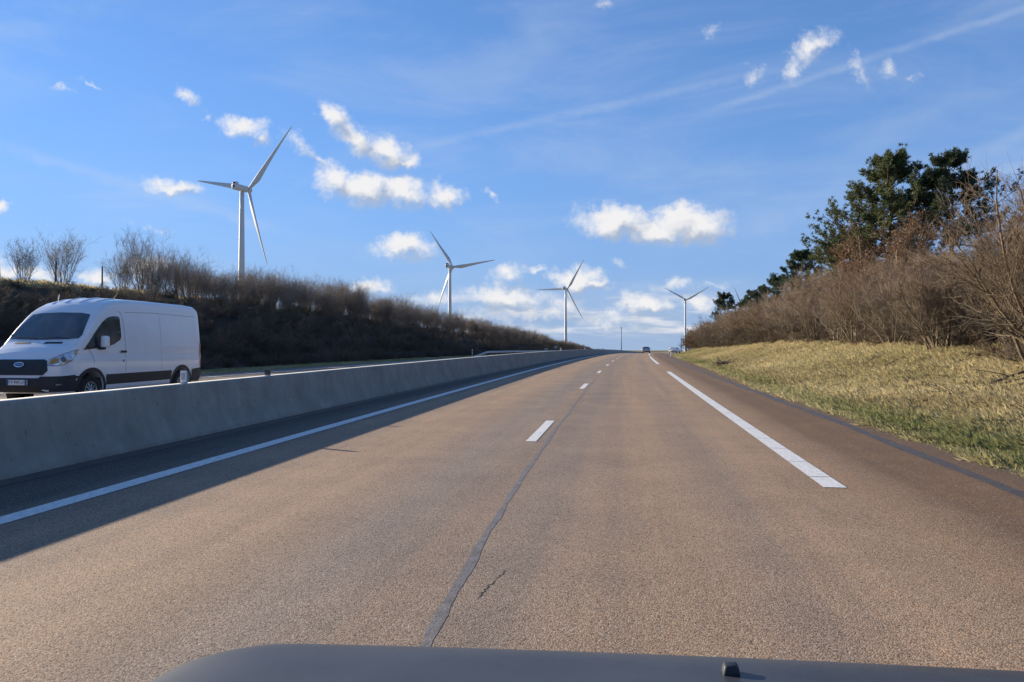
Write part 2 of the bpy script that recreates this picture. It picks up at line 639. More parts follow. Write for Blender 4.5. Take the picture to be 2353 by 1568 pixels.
def needle_mat(name, a, c_, trans=0.25):
    m, t, b = new_mat(name)
    g = t.n.new('ShaderNodeNewGeometry')
    n = t.noise(g.outputs['Position'], 0.9, 3, .6)
    c = t.mix(t.math('ADD', t.mapr(n, .3, .7, 0, .7), t.math('MULTIPLY', g.outputs['Random Per Island'], .3), clamp=True), a, c_)
    t.put(b.inputs['Base Color'], c)
    b.inputs['Roughness'].default_value = 0.6
    b.inputs['Specular IOR Level'].default_value = 0.3
    tr = t.n.new('ShaderNodeBsdfTranslucent')
    t.put(tr.inputs[0], c)
    mx = t.n.new('ShaderNodeMixShader')
    mx.inputs[0].default_value = trans
    t.l.new(b.outputs[0], mx.inputs[1])
    t.l.new(tr.outputs[0], mx.inputs[2])
    t.l.new(mx.outputs[0], t.n['Material Output'].inputs[0])
    return m


def twig_mat(name, low, high, z0, z1, ov=0.18):
    """bark that is darker low on the stems, redder on young twigs"""
    m, t, b = new_mat(name)
    tc = t.n.new('ShaderNodeTexCoord').outputs['Object']
    n = t.noise(tc, 6, 4, .6)
    z = t.math('ADD', t.sep(tc)[2], t.math('MULTIPLY', t.math('SUBTRACT', n, .5), 1.6))
    c = t.mix(t.mapr(z, z0, z1), low, high)
    c = t.mix(1.0, c, t.ramp(n, [(0.3, (.7, .7, .7)), (.7, (1.25, 1.22, 1.2))]), 'MULTIPLY')
    oi = t.n.new('ShaderNodeObjectInfo').outputs['Random']
    hs = t.n.new('ShaderNodeHueSaturation')
    t.put(hs.inputs['Value'], t.mapr(oi, 0, 1, 1 - ov, 1 + ov))
    t.put(hs.inputs['Saturation'], t.mapr(t.math('FRACT', t.math('MULTIPLY', oi, 7.3)), 0, 1, 1 - ov, 1 + ov))
    t.put(hs.inputs['Color'], c)
    t.put(b.inputs['Base Color'], hs.outputs[0])
    b.inputs['Roughness'].default_value = 0.85
    b.inputs['Specular IOR Level'].default_value = 0.2
    return m


GL = {}
M = GL
M['ground'] = ground_mat()
tan_ = (0.350, 0.236, 0.149)
trk = (0.286, 0.206, 0.143)
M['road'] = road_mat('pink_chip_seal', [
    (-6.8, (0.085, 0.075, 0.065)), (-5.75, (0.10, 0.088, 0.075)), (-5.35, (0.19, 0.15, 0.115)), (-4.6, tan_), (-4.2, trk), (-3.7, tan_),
    (-2.9, tan_), (-2.4, trk), (-1.9, (0.255, 0.20, 0.155)), (-1.3, (0.275, 0.196, 0.138)), (-0.7, (0.25, 0.19, 0.142)), (-0.3, trk), (0.3, tan_),
    (1.0, trk), (1.5, tan_), (2.1, (0.310, 0.212, 0.132)), (2.45, (0.285, 0.185, 0.112)), (2.75, (0.235, 0.155, 0.096)),
    (3.05, (0.165, 0.102, 0.058)), (3.6, (0.182, 0.110, 0.061)), (4.0, (0.152, 0.095, 0.056)), (4.5, (0.140, 0.092, 0.056)), (5.2, (0.15, 0.125, 0.105)), (9, (0.17, 0.135, 0.11))], -7, 9)
M['opp'] = road_mat('far_chip_seal', [(-22, (0.16, 0.135, 0.115)), (-18.6, (0.23, 0.175, 0.135)), (-15, (0.25, 0.19, 0.145)), (-7.5, (0.24, 0.18, 0.135))], -22, -7)
M['paint'] = paint_mat()
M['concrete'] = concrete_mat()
M['tar'] = mat('bitumen_seal', (0.078, 0.068, 0.060), .55, .35, 9, .3, 60)
M['tar_soft'] = mat('worn_bitumen_seal', (0.160, 0.143, 0.134), .7, .3, 9, .3, 60)
M['crack'] = mat('open_crack', (0.02, 0.018, 0.016), .9, .3)
M['sand'] = mat('pale_gravel', (0.52, 0.44, 0.34), .95, .25, 6, .6, 60)
M['grass'] = grass_mat()
M['van_white'] = mat('van_white_paint', (0.72, 0.73, 0.75), .28, .04, 1.5, coat=.6)
M['black_plastic'] = mat('black_plastic', (0.017, 0.020, 0.025), .55, .2, 8)
M['glass'] = mat('dark_glass', (0.022, 0.026, 0.029), .05, .1, 1.7, spec=.9, c2=(0.085, 0.100, 0.108))  # paler blotches in the base colour stand in for reflections on the panes
M['tyre'] = mat('tyre_rubber', (0.018, 0.018, 0.019), .85, .2, 8)
M['alloy'] = mat('wheel_alloy', (0.45, 0.46, 0.48), .35, .1, metal=.8)
M['chrome'] = mat('chrome', (0.75, 0.76, 0.78), .12, .05, metal=1)
M['lamp_lens'] = mat('headlamp_lens', (0.50, 0.53, 0.57), .08, .35, 14, metal=.55)
M['amber'] = mat('amber_lens', (0.42, 0.24, 0.08), .15, .2)
M['red_lens'] = mat('red_lens', (0.38, 0.02, 0.02), .15, .2)
M['plate'] = mat('plate_white', (0.72, 0.72, 0.70), .45, .06)
M['plate_text'] = mat('plate_black', (0.02, 0.02, 0.02), .6, .1)
M['plate_blue'] = mat('plate_blue', (0.02, 0.06, 0.30), .5, .1)
M['emblem_blue'] = mat('emblem_blue', (0.01, 0.03, 0.16), .25, .1)
M['silver'] = mat('silver_paint', (0.42, 0.43, 0.45), .3, .05, metal=.5, coat=.5)
M['galv'] = mat('galvanised_steel', (0.34, 0.355, 0.37), .45, .2, 3, metal=.6)
M['white_plastic'] = mat('white_plastic', (0.74, 0.74, 0.72), .5, .06)
M['dark_refl'] = mat('dark_reflector', (0.045, 0.05, 0.045), .3, .2)
M['amber_refl'] = mat('reflector_film', (0.40, 0.40, 0.42), .2, .2)
M['turbine'] = mat('turbine_white', (0.56, 0.56, 0.55), .45, .05, .05)
M['turb_dark'] = mat('turbine_dark_grille', (0.05, 0.055, 0.06), .6, .2)
M['post_wood'] = mat('weathered_post', (0.11, 0.105, 0.10), .9, .25, 5)
M['sign_back'] = mat('sign_back', (0.30, 0.31, 0.32), .5, .1)
M['sign_blue'] = mat('sign_blue', (0.025, 0.075, 0.22), .5, .1)
M['mast'] = mat('mast_steel', (0.12, 0.135, 0.15), .6, .1)
M['bonnet'] = mat('bonnet_dark_grey', (0.050, 0.053, 0.060), .46, .18, 5, metal=.2, coat=.0)
M['bark_pine'] = mat('pine_bark', (0.115, 0.068, 0.042), .9, .4, 5, .5, 20)
M['needles'] = needle_mat('pine_needles', (0.050, 0.070, 0.030), (0.150, 0.160, 0.052))
M['needles_blue'] = needle_mat('dark_pine_needles', (0.034, 0.056, 0.034), (0.085, 0.108, 0.052))
M['oak_leaf'] = needle_mat('withered_leaf', (0.110, 0.055, 0.030), (0.215, 0.125, 0.072), .3)
M['twig_r'] = twig_mat('hazel_bark', (0.185, 0.150, 0.104), (0.262, 0.188, 0.124), 0.8, 3.2)
M['twig_far'] = twig_mat('thicket_bark', (0.125, 0.096, 0.068), (0.240, 0.160, 0.104), 0.6, 3.0)
M['twig_grey'] = twig_mat('grey_thicket_bark', (0.125, 0.102, 0.074), (0.245, 0.188, 0.128), 0.6, 3.0)
M['twig_l'] = twig_mat('coppice_bark', (0.14, 0.120, 0.098), (0.27, 0.225, 0.178), 0.3, 2.6)
M['twig_d'] = twig_mat('bramble_stem', (0.13, 0.105, 0.080), (0.20, 0.150, 0.105), 0.2, 2.0)
M['dead_wood'] = mat('dead_wood', (0.11, 0.085, 0.062), .95, .35, 9)


# ------------------------------------------------------------------ the lie of the land
def C(s):
    s = np.asarray(s, float)
    return np.where(s < 300, 1.5e-4 * s * s, 13.5 + 0.09 * (s - 300))


def zr(s):
    s = np.asarray(s, float)
    z260 = .0112 * 260 - 3.8e-5 * 260 ** 2
    return np.where(s < 260, .0112 * s - 3.8e-5 * s * s, z260 - .00856 * 80 * (1 - np.exp(-(np.maximum(s, 260) - 260) / 80)))


def ip(x, pts):
    return np.interp(x, [p[0] for p in pts], [p[1] for p in pts])


def sm(x, a, b):
    t = np.clip((np.asarray(x, float) - a) / (b - a), 0, 1)
    return t * t * (3 - 2 * t)


KL = 41.0 / 36.0


def hL(s):
    return KL * ip(np.asarray(s) / KL, [(-60, 5.0), (80, 5.05), (130, 4.25), (226, 3.6), (322, 2.9), (380, 1.6), (440, 0.0)])


def hg(s):
    return ip(s, [(-60, .9), (0, .9), (20, 1.0), (27, 1.28), (32, 1.42), (50, 1.58), (90, 1.08), (138, 1.0), (165, .45), (220, 0)])


def hR(s):
    return ip(s, [(-60, 3.2), (20, 3.6), (50, 4.2), (90, 4.2), (140, 3.8), (180, 1.8), (240, 0)])


def edge(s):
    return ip(s, [(-60, 4.55), (9, 4.5), (25, 4.3), (44, 4.7), (85, 5.1), (118, 5.6), (150, 8.8), (200, 10), (260, 11), (9000, 11)])


def vnoise(x, y):
    return (np.sin(x * .9 + 1.3 * np.sin(y * .37)) + np.sin(y * .71 + 1.7 * np.sin(x * .53 + 2)) + .6 * np.sin(x * 1.9 + y * 1.3)) / 2.6


OPP_UP = -0.12


def H(X, s):
    """ground height above the carriageway datum at lateral X, distance s"""
    X = np.asarray(X, float)
    s = np.asarray(s, float)
    e = edge(s)
    left = OPP_UP + (hL(s) - OPP_UP) * np.clip((-27.5 - X) / 13.0, 0, 1) ** 0.92
    left = left + sm(-X, 24, 29) * vnoise(X, s) * .16 - .04
    mid = np.where(X < -7.0, OPP_UP - .14, -.14)
    rt1 = np.clip((X - e - .6) / np.maximum(10.2 - e - .6, .5), 0, 1)
    rt2 = sm(X, 9.5, 21)
    right = -.03 + hg(s) * rt1 ** 1.15 + (hR(s) - hg(s)) * rt2 + vnoise(X * 1.6, s * .9) * .07 * sm(X, e + .5, e + 3) * np.clip(1 - s / 300, 0, 1)
    k1 = sm(-X, 22.0, 22.6)
    k2 = sm(X, e - .35, e + .05)
    h = mid * (1 - k1) * (1 - k2) + left * k1 + right * k2
    far = np.clip((np.abs(X) - 150) / 1500, 0, 1)
    return h * (1 - far)


def W(X, s, dz=0.0):
    return Vector((float(X + C(s)), float(s), float(zr(s) + dz)))


def G(X, s, dz=0.0):
    return W(X, s, float(H(X, s)) + dz)


def strip(name, xs, ss, zfun, material, uv=True, skirt=0.0, parent=None):
    """sheet that follows the road; xs: list of lateral positions (numbers or functions of s)"""
    ss = np.asarray(ss, float)
    Xg = np.stack([np.array([x(s) if callable(x) else x for s in ss], float) for x in xs], 1)
    Sg = np.repeat(ss[:, None], len(xs), 1)
    Zg = zr(Sg) + zfun(Xg, Sg)
    V = np.stack([Xg + C(Sg), Sg, Zg], -1)
    n, m = Xg.shape
    i = np.arange(n - 1)[:, None]
    j = np.arange(m - 1)[None]
    a = i * m + j
    Q = np.stack([a, a + 1, a + m + 1, a + m], -1).reshape(-1, 4)
    me = mesh_np(name, V.reshape(-1, 3), Q, smooth=True)
    if uv:
        ul = me.uv_layers.new(name='UVMap')
        vi = np.empty(len(me.loops), np.int32)
        me.loops.foreach_get('vertex_index', vi)
        UV = np.stack([Xg.ravel(), Sg.ravel()], -1)[vi]
        ul.data.foreach_set('uv', UV.astype(np.float32).ravel())
    return link(name, me, material, parent)


# ground sheet
gs = np.concatenate([np.arange(-60, 170, 1.6), np.arange(170, 460, 6), np.geomspace(460, 9000, 26)])
gx = np.concatenate([-np.geomspace(9000, 62, 18), np.arange(-60, -22.2, 1.0), [-22.6, -22.3, -22.0, -21.5, -15, -7.2, -6.9, 0, 3.5],
                     np.arange(3.9, 24, .45), np.arange(24, 60, 3), np.geomspace(62, 9000, 18)])
ground = strip('ground', list(gx), gs, H, M['ground'], uv=False)
LX = np.repeat(np.asarray(gx)[None], len(gs), 0)
LS = np.repeat(np.asarray(gs)[:, None], len(gx), 1)
lit_v = np.maximum(sm(-LX, 25.5, 27.5) * (1 - sm(-LX, 39.5, 41.5)), sm(LX, 10.2, 11.2) * (1 - sm(LX, 22, 26)) * (1 - sm(LS, 150, 170)) * .8)
la = ground.data.attributes.new('litter', 'FLOAT', 'POINT')
la.data.foreach_set('value', lit_v.astype(np.float32).ravel())
tag(ground, kind='structure')

# carriageways
rs = np.concatenate([np.arange(-40, 230, 1.5), np.arange(230, 600, 8)])
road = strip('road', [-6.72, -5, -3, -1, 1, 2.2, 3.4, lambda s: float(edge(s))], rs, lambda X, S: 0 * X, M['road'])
tag(road, kind='structure')
opp = strip('opposite_road', [-22.0, -18.8, -15, -11.5, -7.35], rs, lambda X, S: 0 * X + OPP_UP, M['opp'])
tag(opp, kind='structure')


# painted markings, children of the road
def marking(name, x0, x1, s0, s1, z=.005, parent=road, material='paint', step=3.0, wob=0.0):
    ss = np.linspace(s0, s1, max(2, int((s1 - s0) / step) + 1))
    return strip(name, [x0, x1], ss, lambda X, S: 0 * X + z, M[material], uv=False, parent=parent)


marking('edge_line', -5.30, -5.07, -10, 330)
k = 11.1 - 13
while k < 170:
    marking('lane_dash', -1.46, -1.30, k, k + 3.0)
    k += 13
# the broken line beside the hard shoulder; the nearest bar has cracked into slabs
s_ = 8.0
lens = [.62, 1.05, 1.2, 1.1, 1.3, 1.4, 1.5, 1.6, 1.9, 2.2, 2.6, 3.0, 3.4, 4.0, 4.3]
for L_ in lens:
    e_ = min(s_ + L_, 42.3)
    if e_ - s_ > .2:
        marking('shoulder_bar', 2.04, 2.27, s_ + .012, e_ - .012)
    s_ = e_
for a_ in (54.3, 106.3, 158.3):
    marking('shoulder_bar', 2.04, 2.27, a_, a_ + 39)
for a_ in (-44.0 + 0.0,):
    marking('shoulder_bar', 2.04, 2.27, -31.0 - 13, -5.0)
# far carriageway
marking('edge_line', -19.95, -19.72, -20, 330, OPP_UP + .005, opp)
marking('edge_line', -8.55, -8.32, -20, 330, OPP_UP + .005, opp)
for xx in (-12.3, -16.1):
    for k in range(-12, 200, 13):
        marking('lane_dash', xx, xx + .15, k, k + 3, OPP_UP + .005, opp)


def ribbon(name, pts, widths, z, material, parent):
    """flat ribbon along (X, s) points"""
    pts = np.asarray(pts, float)
    n = len(pts)
    d = np.gradient(pts, axis=0)
    d = d / np.linalg.norm(d, axis=1, keepdims=True)
    nn = np.stack([-d[:, 1], d[:, 0]], 1)
    w = np.broadcast_to(np.asarray(widths, float), (n,))[:, None] / 2
    A, Bp = pts + nn * w, pts - nn * w
    V = np.concatenate([np.stack([A[:, 0] + C(A[:, 1]), A[:, 1], zr(A[:, 1]) + z], 1), np.stack([Bp[:, 0] + C(Bp[:, 1]), Bp[:, 1], zr(Bp[:, 1]) + z], 1)])
    Q = [(i, i + 1, n + i + 1, n + i) for i in range(n - 1)]
    return link(name, mesh_np(name, V, Q), material, parent)


# sealed crack wandering beside the lane dashes
cs = np.arange(2.2, 34, .12)
cx_ = np.interp(cs, [2.2, 3.6, 5.8, 8, 11.4, 18, 24, 34], [-.90, -.955, -1.065, -1.10, -1.146, -1.17, -1.20, -1.24])
cx_ = cx_ + .010 * np.sin(cs * 1.3) + .005 * np.sin(cs * 4.1 + 1) + rng.normal(0, .004, len(cs))
cw = .060 + .010 * np.sin(cs * 1.7) + .012 * np.sin(cs * 5.3) + rng.normal(0, .006, len(cs))
cw = cw * np.interp(cs, [2.2, 12, 34], [1, .8, .55])
ribbon('sealed_crack', np.stack([cx_, cs], 1), cw, .0015, M['tar_soft'], road)
for (x0, s0, x1, s1, w0) in ((-.84, 4.25, -.79, 4.62, .009), (-.79, 4.62, -.75, 4.85, .007)):
    t_ = np.linspace(0, 1, 14)
    pp = np.stack([x0 + (x1 - x0) * t_ + rng.normal(0, .010, 14), s0 + (s1 - s0) * t_], 1)
    ribbon('crack', pp, w0 * np.clip(np.sin(t_ * np.pi) * 1.3 + .15, .1, 1), .0015, M['crack'], road)
# bitumen joint along the hard shoulder; thin dark line across the road
ts = np.arange(2, 120, .5)
tx = np.interp(ts, [2, 8, 14, 30, 56, 120], [3.80, 3.84, 3.97, 3.88, 3.80, 3.8]) + .02 * np.sin(ts * .9)
ribbon('shoulder_joint', np.stack([tx, ts], 1), .17 + .03 * np.sin(ts * 1.3), .004, M['tar'], road)
xs_ = np.linspace(-6.2, 3.75, 30)
ribbon('transverse_line', np.stack([xs_, 57.5 - .10 * (xs_ + 6) + rng.normal(0, .03, 30)], 1), .34, .0045, M['tar_soft'], road)
# drain strip at the foot of the barrier
marking('gutter_strip', -6.70, -6.42, -20, 330, .004, road, 'tar')
# pale gravel island where the shoulder widens
gp = [(5.0, 82), (5.15, 88), (5.3, 98), (5.5, 110), (5.55, 120)]
ss_i = np.linspace(82, 121, 16)
sand = strip('gravel_patch', [lambda s: float(edge(s)) - .15, lambda s: float(edge(s)) + .15 + 1.1 * math.sin(min(1, max(0, (s - 80) / 41)) * math.pi)], ss_i,
             lambda X, S: np.maximum(0 * X + .012, H(X, S) + .03), M['sand'], uv=False)
tag(sand, kind='structure')


# ------------------------------------------------------------------ concrete median barrier
def extrude_profile(name, prof, ss, material, x0, close=False, dzf=None):
    prof = np.asarray(prof, float)
    n, m = len(ss), len(prof)
    ss = np.asarray(ss, float)
    X = x0 + np.repeat(prof[None, :, 0], n, 0)
    S = np.repeat(ss[:, None], m, 1)
    Z = zr(S) + prof[None, :, 1] + (dzf(S) if dzf else 0)
    V = np.stack([X + C(S), S, Z], -1).reshape(-1, 3)
    Q = []
    for i in range(n - 1):
        for j in range(m - 1):
            a = i * m + j
            Q.append((a, a + m, a + m + 1, a + 1))
    T = []
    caps = [tuple(range(m))]
    me = mesh_np(name, V, Q)
    bm = bmesh.new()
    bm.from_mesh(me)
    bm.verts.ensure_lookup_table()
    for i in (0, n - 1):
        try:
            bm.faces.new([bm.verts[i * m + j] for j in range(m)])
        except ValueError:
            pass
    bmesh.ops.recalc_face_normals(bm, faces=bm.faces)
    bm.to_mesh(me)
    bm.free()
    return me


bss = np.concatenate([np.arange(-20, 60, 1.0), np.arange(60, 345, 3.0)])
bprof = [(.36, -.08), (.36, .03), (.335, .08), (.20, .36), (.135, .80), (.115, .838), (-.115, .838), (-.135, .80), (-.20, .36), (-.335, .08), (-.36, .03), (-.36, -.08)]
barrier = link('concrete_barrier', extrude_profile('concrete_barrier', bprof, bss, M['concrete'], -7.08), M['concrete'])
tag(barrier, 'long grey cast concrete median barrier between the two carriageways', 'barrier')


# reflectors standing on the barrier
def barrier_reflector(s, white, wd, ht, label):
    o = empty('barrier_reflector', W(-7.08, s, .838))
    link('bracket', box_mesh('bracket', .08, .10, .02, 0, 0, .008, .004), M['galv'], o)
    link('body', box_mesh('body', wd, .045, ht, 0, 0, .02 + ht / 2, .008), M['white_plastic'] if white else M['dark_refl'], o)
    link('reflector', box_mesh('reflector', wd * .62, .008, ht * .6, 0, -.026, .02 + ht / 2), M['amber_refl'] if white else M['black_plastic'], o)
    tag(o, label, 'reflector', 'reflectors on top of the median barrier')


barrier_reflector(11.14, True, .10, .185, 'white upright reflector on the concrete barrier in front of the van')
barrier_reflector(14.0, False, .115, .10, 'small black reflector block on the concrete barrier behind the van')
for s_b in (76, 108, 150):
    barrier_reflector(s_b, True, .16, .24, 'tiny pale reflector on the far stretch of concrete barrier')


# ------------------------------------------------------------------ guard rail and roadside posts beyond the far carriageway
def guard_rail():
    o = empty('guard_rail', W(-21.0, 97, OPP_UP))
    base = o.location
    ss = np.concatenate([np.linspace(97, 108, 12), np.arange(110, 262, 4)])
    drop = lambda S: -(1 - sm(S, 97, 107)) * .55
    prof = [(.02, .42), (.06, .46), (.06, .52), (.0, .57), (.06, .62), (.06, .68), (.02, .73), (-.01, .73), (.02, .68), (.02, .62), (-.03, .57), (.02, .52), (.02, .46), (-.01, .42)]
    me = extrude_profile('rail', prof, ss, None, -21.0, dzf=lambda S: drop(S) + OPP_UP)
    me.transform(Matrix.Translation(-base))
    link('rail', me, M['galv'], o)
    pm = box_mesh('post', .06, .10, .95, 0, 0, .16, .005)
    for i, s in enumerate(np.arange(101, 262, 4)):
        p = W(-21.09, s, OPP_UP + float(drop(np.array(s)))) - base
        link('post', pm, M['galv'], o, p)
    tag(o, 'galvanised steel guard rail starting at the foot of the shaded embankment', 'guard rail')


guard_rail()


def delineator(X, s, h, label, up=0.0):
    o = empty('delineator_post', W(X, s, up) if up else G(X, s, -.02))
    link('post', lathe('post', [(0, 0), (.06, 0), (.058, h * .93), (.045, h), (0, h + .004)], 14), M['white_plastic'], o)
    link('reflector_band', lathe('reflector_band', [(.0605, h * .70), (.0605, h * .84)], 14), M['dark_refl'], o)
    tag(o, label, 'road post')


delineator(-20.6, 94.5, .98, 'white marker post at the low end of the guard rail', OPP_UP)
delineator(4.55, 88.5, .80, 'white marker post beside the pale gravel patch', .004)


def round_sign(X, s, h, r, label, shape='round'):
    o = empty('road_sign', G(X, s, -.05))
    link('pole', lathe('pole', [(0, 0), (.035, 0), (.035, h), (0, h)], 10), M['galv'], o)
    if shape == 'round':
        me = lathe('plate', [(0, -.012), (r, -.012), (r + .01, 0), (r, .012), (0, .012)], 24, 'y')
    else:
        me = box_mesh('plate', 2 * r, .024, 1.5 * r, 0, 0, 0, .006)
    link('plate', me, M['sign_back'], o, (0, -.05, h - r * .6))
    tag(o, label, 'sign')


round_sign(-20.2, 128, .75, .17, 'small round grey sign back low beside the guard rail')
round_sign(-22.5, 176, 1.35, .42, 'square grey sign plate behind the guard rail', 'box')
round_sign(-23.2, 196, 2.0, .50, 'round grey sign back behind the far end of guard rail')
round_sign(-20.5, 300, 1.9, .55, 'dark round sign far off where the guard rail ends')

# mast in the distance
mz = float(zr(280)) - .4
o = empty('distant_mast', (-.17, 280, mz))
link('pole', lathe('pole', [(0, 0), (.17, 0), (.11, 9.9), (0, 9.9)], 12), M['mast'], o)
link('head', box_mesh('head', .34, .30, .5, 0, 0, 10.05, .03), M['mast'], o)
tag(o, 'thin dark mast standing alone on the horizon beyond the crest', 'mast')

# gantry-legged direction sign seen from behind at the end of the bank
sg = G(10.2, 160, 0)
o = empty('direction_sign', (12.95, 160, sg.z))
for dx in (-.55, .55):
    link('leg', lathe('leg', [(0, -.3), (.09, -.3), (.09, 2.45), (0, 2.45)], 10), M['sign_blue'], o, (dx, 0, 0))
link('top_rail', box_mesh('top_rail', 1.32, .12, .14, 0, 0, 2.52, .01), M['sign_blue'], o)
link('cross_rail', box_mesh('cross_rail', .98, .08, .10, 0, 0, 1.15, .01), M['sign_blue'], o)
tag(o, 'open blue sign frame on two legs at the end of the bushes', 'sign')


# ------------------------------------------------------------------ fence posts along the left crest
pm = None
for i, s in enumerate([34.0, 38.3, 42.5, 46.75, 51.0, 55.2, 59.4, 66, 75, 84, 93, 104, 115, 128, 140, 155, 168, 182, 196, 210, 226, 242, 258, 275, 292]):
    h = 1.75 + .15 * math.sin(i * 2.1)
    if pm is None:
        pm = lathe('fence_post', [(0, -.2), (.055, -.2), (.052, 1.7), (.04, 1.75), (0, 1.76)], 8)
        pm.materials.append(M['post_wood'])
    p = G(-36.2 * KL, s * KL, 0)
    o = link('fence_post', pm, None, None, p, (R(2) * math.sin(i * 1.7), R(2.2) * math.cos(i * 2.9), 0), (1.1, 1.1, KL * h / 1.75))
    tag(o, 'slim dark fence post on the crest of the shaded embankment', 'fence post', 'fence posts along the embankment crest')


# ------------------------------------------------------------------ wind turbines
def turbine_meshes():
    d = {}
    # blade: loft along +Z, rotor axis +Y
    st = [(0.9, .95, 1.9, 1.9, 0), (2.5, .95, 1.9, 1.9, 4), (5.0, 0, 2.6, 1.35, 14), (8.5, 0, 3.45, .95, 13), (12, 0, 3.25, .72, 10), (18, 0, 2.65, .50, 7),
          (25, 0, 2.05, .34, 4), (33, 0, 1.45, .22, 2), (40, 0, .95, .13, 1), (43.6, 0, .62, .08, 0), (44.8, 0, .28, .04, 0), (45, 0, .05, .02, 0)]
    n = 14
    V = []
    for r, _, ch, th, tw in st:
        a = np.arange(n) * 2 * np.pi / n
        off = 0.0 if r < 3 else ch * .22
        x = np.cos(a) * ch / 2 + off * min(1, (r - 2) / 5)
        y = np.sin(a) * th / 2 * (1 + (.35 * np.cos(a) * (-1) if r > 4 else 0))
        t_ = R(tw + 6)
        xr = x * math.cos(t_) - y * math.sin(t_)
        yr = x * math.sin(t_) + y * math.cos(t_)
        V.append(np.stack([xr, yr + .0007 * r * r, np.full(n, r)], 1))
    m = len(st)
    V = np.concatenate(V)
    Q = [(i * n + j, i * n + (j + 1) % n, (i + 1) * n + (j + 1) % n, (i + 1) * n + j) for i in range(m - 1) for j in range(n)]
    d['blade'] = mesh_np('blade', V, Q, smooth=True)
    # nacelle: rounded body along Y
    bm = bmesh.new()
    bmesh.ops.create_cube(bm, size=1)
    for v in bm.verts:
        back = v.co.y < 0
        v.co = Vector((v.co.x * (3.3 if back else 3.0), v.co.y * 9.6 - 1.2, v.co.z * (3.4 if back else 3.1) + (.25 if back and v.co.z < 0 else 0)))
    d['nacelle'] = bm_mesh('nacelle', bm, True, .55, 4)
    d['cooler'] = box_mesh('cooler', 2.9, 1.9, 1.3, 0, -4.7, 2.1, .15)
    d['hatch'] = box_mesh('hatch', 1.7, .12, 1.5, 0, -6.02, .15, .04)
    d['intake'] = box_mesh('intake', 2.3, .10, .85, 0, -5.68, 2.15, .03)
    d['spinner'] = lathe('spinner', [(1.45, -1.3), (1.62, -.4), (1.6, .6), (1.25, 1.5), (.7, 2.1), (.2, 2.35), (0, 2.38)], 24, 'y')
    for k_, mm in (('blade', 'turbine'), ('nacelle', 'turbine'), ('cooler', 'turbine'), ('hatch', 'turb_dark'), ('intake', 'turb_dark'), ('spinner', 'turbine')):
        d[k_].materials.append(M[mm])
    return d


TM = turbine_meshes()


def turbine(hub, ang, label, yaw=-18.0, ground_z=None):
    hub = Vector(hub)
    f = Vector((math.sin(R(-yaw)), math.cos(R(-yaw)), 0))
    base = hub - f * 4.9
    X = base.x - float(C(base.y))
    gz = float(zr(base.y) + H(X, base.y))
    ht = hub.z - gz
    o = empty('wind_turbine', (base.x, base.y, gz), R(yaw))
    prof = [(2.15, -.6), (2.15, 0)] + [(2.15 - .95 * (i / 8) ** 1.0, (ht - 1.8) * i / 8) for i in range(1, 9)] + [(0, ht - 1.8)]
    link('tower', lathe('tower', prof, 32), M['turbine'], o)
    nc = link('nacelle', TM['nacelle'], None, o, (0, 0, ht))
    link('cooler', TM['cooler'], None, nc)
    link('intake', TM['intake'], None, nc)
    link('hatch', TM['hatch'], None, nc)
    link('spinner', TM['spinner'], None, o, (0, 4.9, ht))
    for k_ in range(3):
        link('blade', TM['blade'], None, o, (0, 4.9, ht), (0, R(ang + 120 * k_), 0))
    tag(o, label, 'wind turbine', 'wind turbines on the plain')


turbine((-209.3, 392, 92.3), 43, 'largest white wind turbine, its nacelle seen side-on above the shaded hedge')
turbine((-158.3, 683, 80.1), 84, 'wind turbine with one blade level, between the largest turbine and the mast')
turbine((-70.0, 956, 80.3), 31, 'wind turbine before low clouds beside the lone dark mast')
turbine((108.6, 1297, 87.3), 61, 'small wind turbine with raised V blades above the blue sign frame')
turbine((262.2, 1700, 101.0), 340, 'faint far wind turbine with one blade tip showing behind the pines')


# ------------------------------------------------------------------ vegetation
def grow(org, d, L, m, up=0.0, wob=0.15, g=rng):
    N = len(org)
    P = np.empty((N, m, 3))
    P[:, 0] = org
    d = norm(np.asarray(d, float))
    step = (np.asarray(L) / (m - 1))[:, None]
    upv = np.array([0, 0, 1.0])
    for i in range(1, m):
        d = norm(d + g.normal(0, wob, (N, 3)) + upv * up)
        P[:, i] = P[:, i - 1] + d * step
    return P


def spawn(P, Rd, nper, t0, t1, g=rng):
    """points on parent polylines: origins, parent directions, radii, t"""
    N, m, _ = P.shape
    idx = np.repeat(np.arange(N), nper)
    t = g.uniform(t0, t1, len(idx))
    f = t * (m - 1)
    i = np.minimum(f.astype(int), m - 2)
    w = (f - i)[:, None]
    org = P[idx, i] * (1 - w) + P[idx, i + 1] * w
    pd = norm(P[idx, i + 1] - P[idx, i])
    r = Rd[idx, i] * (1 - w[:, 0]) + Rd[idx, i + 1] * w[:, 0]
    return org, pd, r, t, idx


def side(pd, spread, up, g=rng):
    r = g.normal(0, 1, pd.shape)
    r = norm(r - (r * pd).sum(1, keepdims=True) * pd)
    return norm(pd + r * spread + np.array([0, 0, up]))


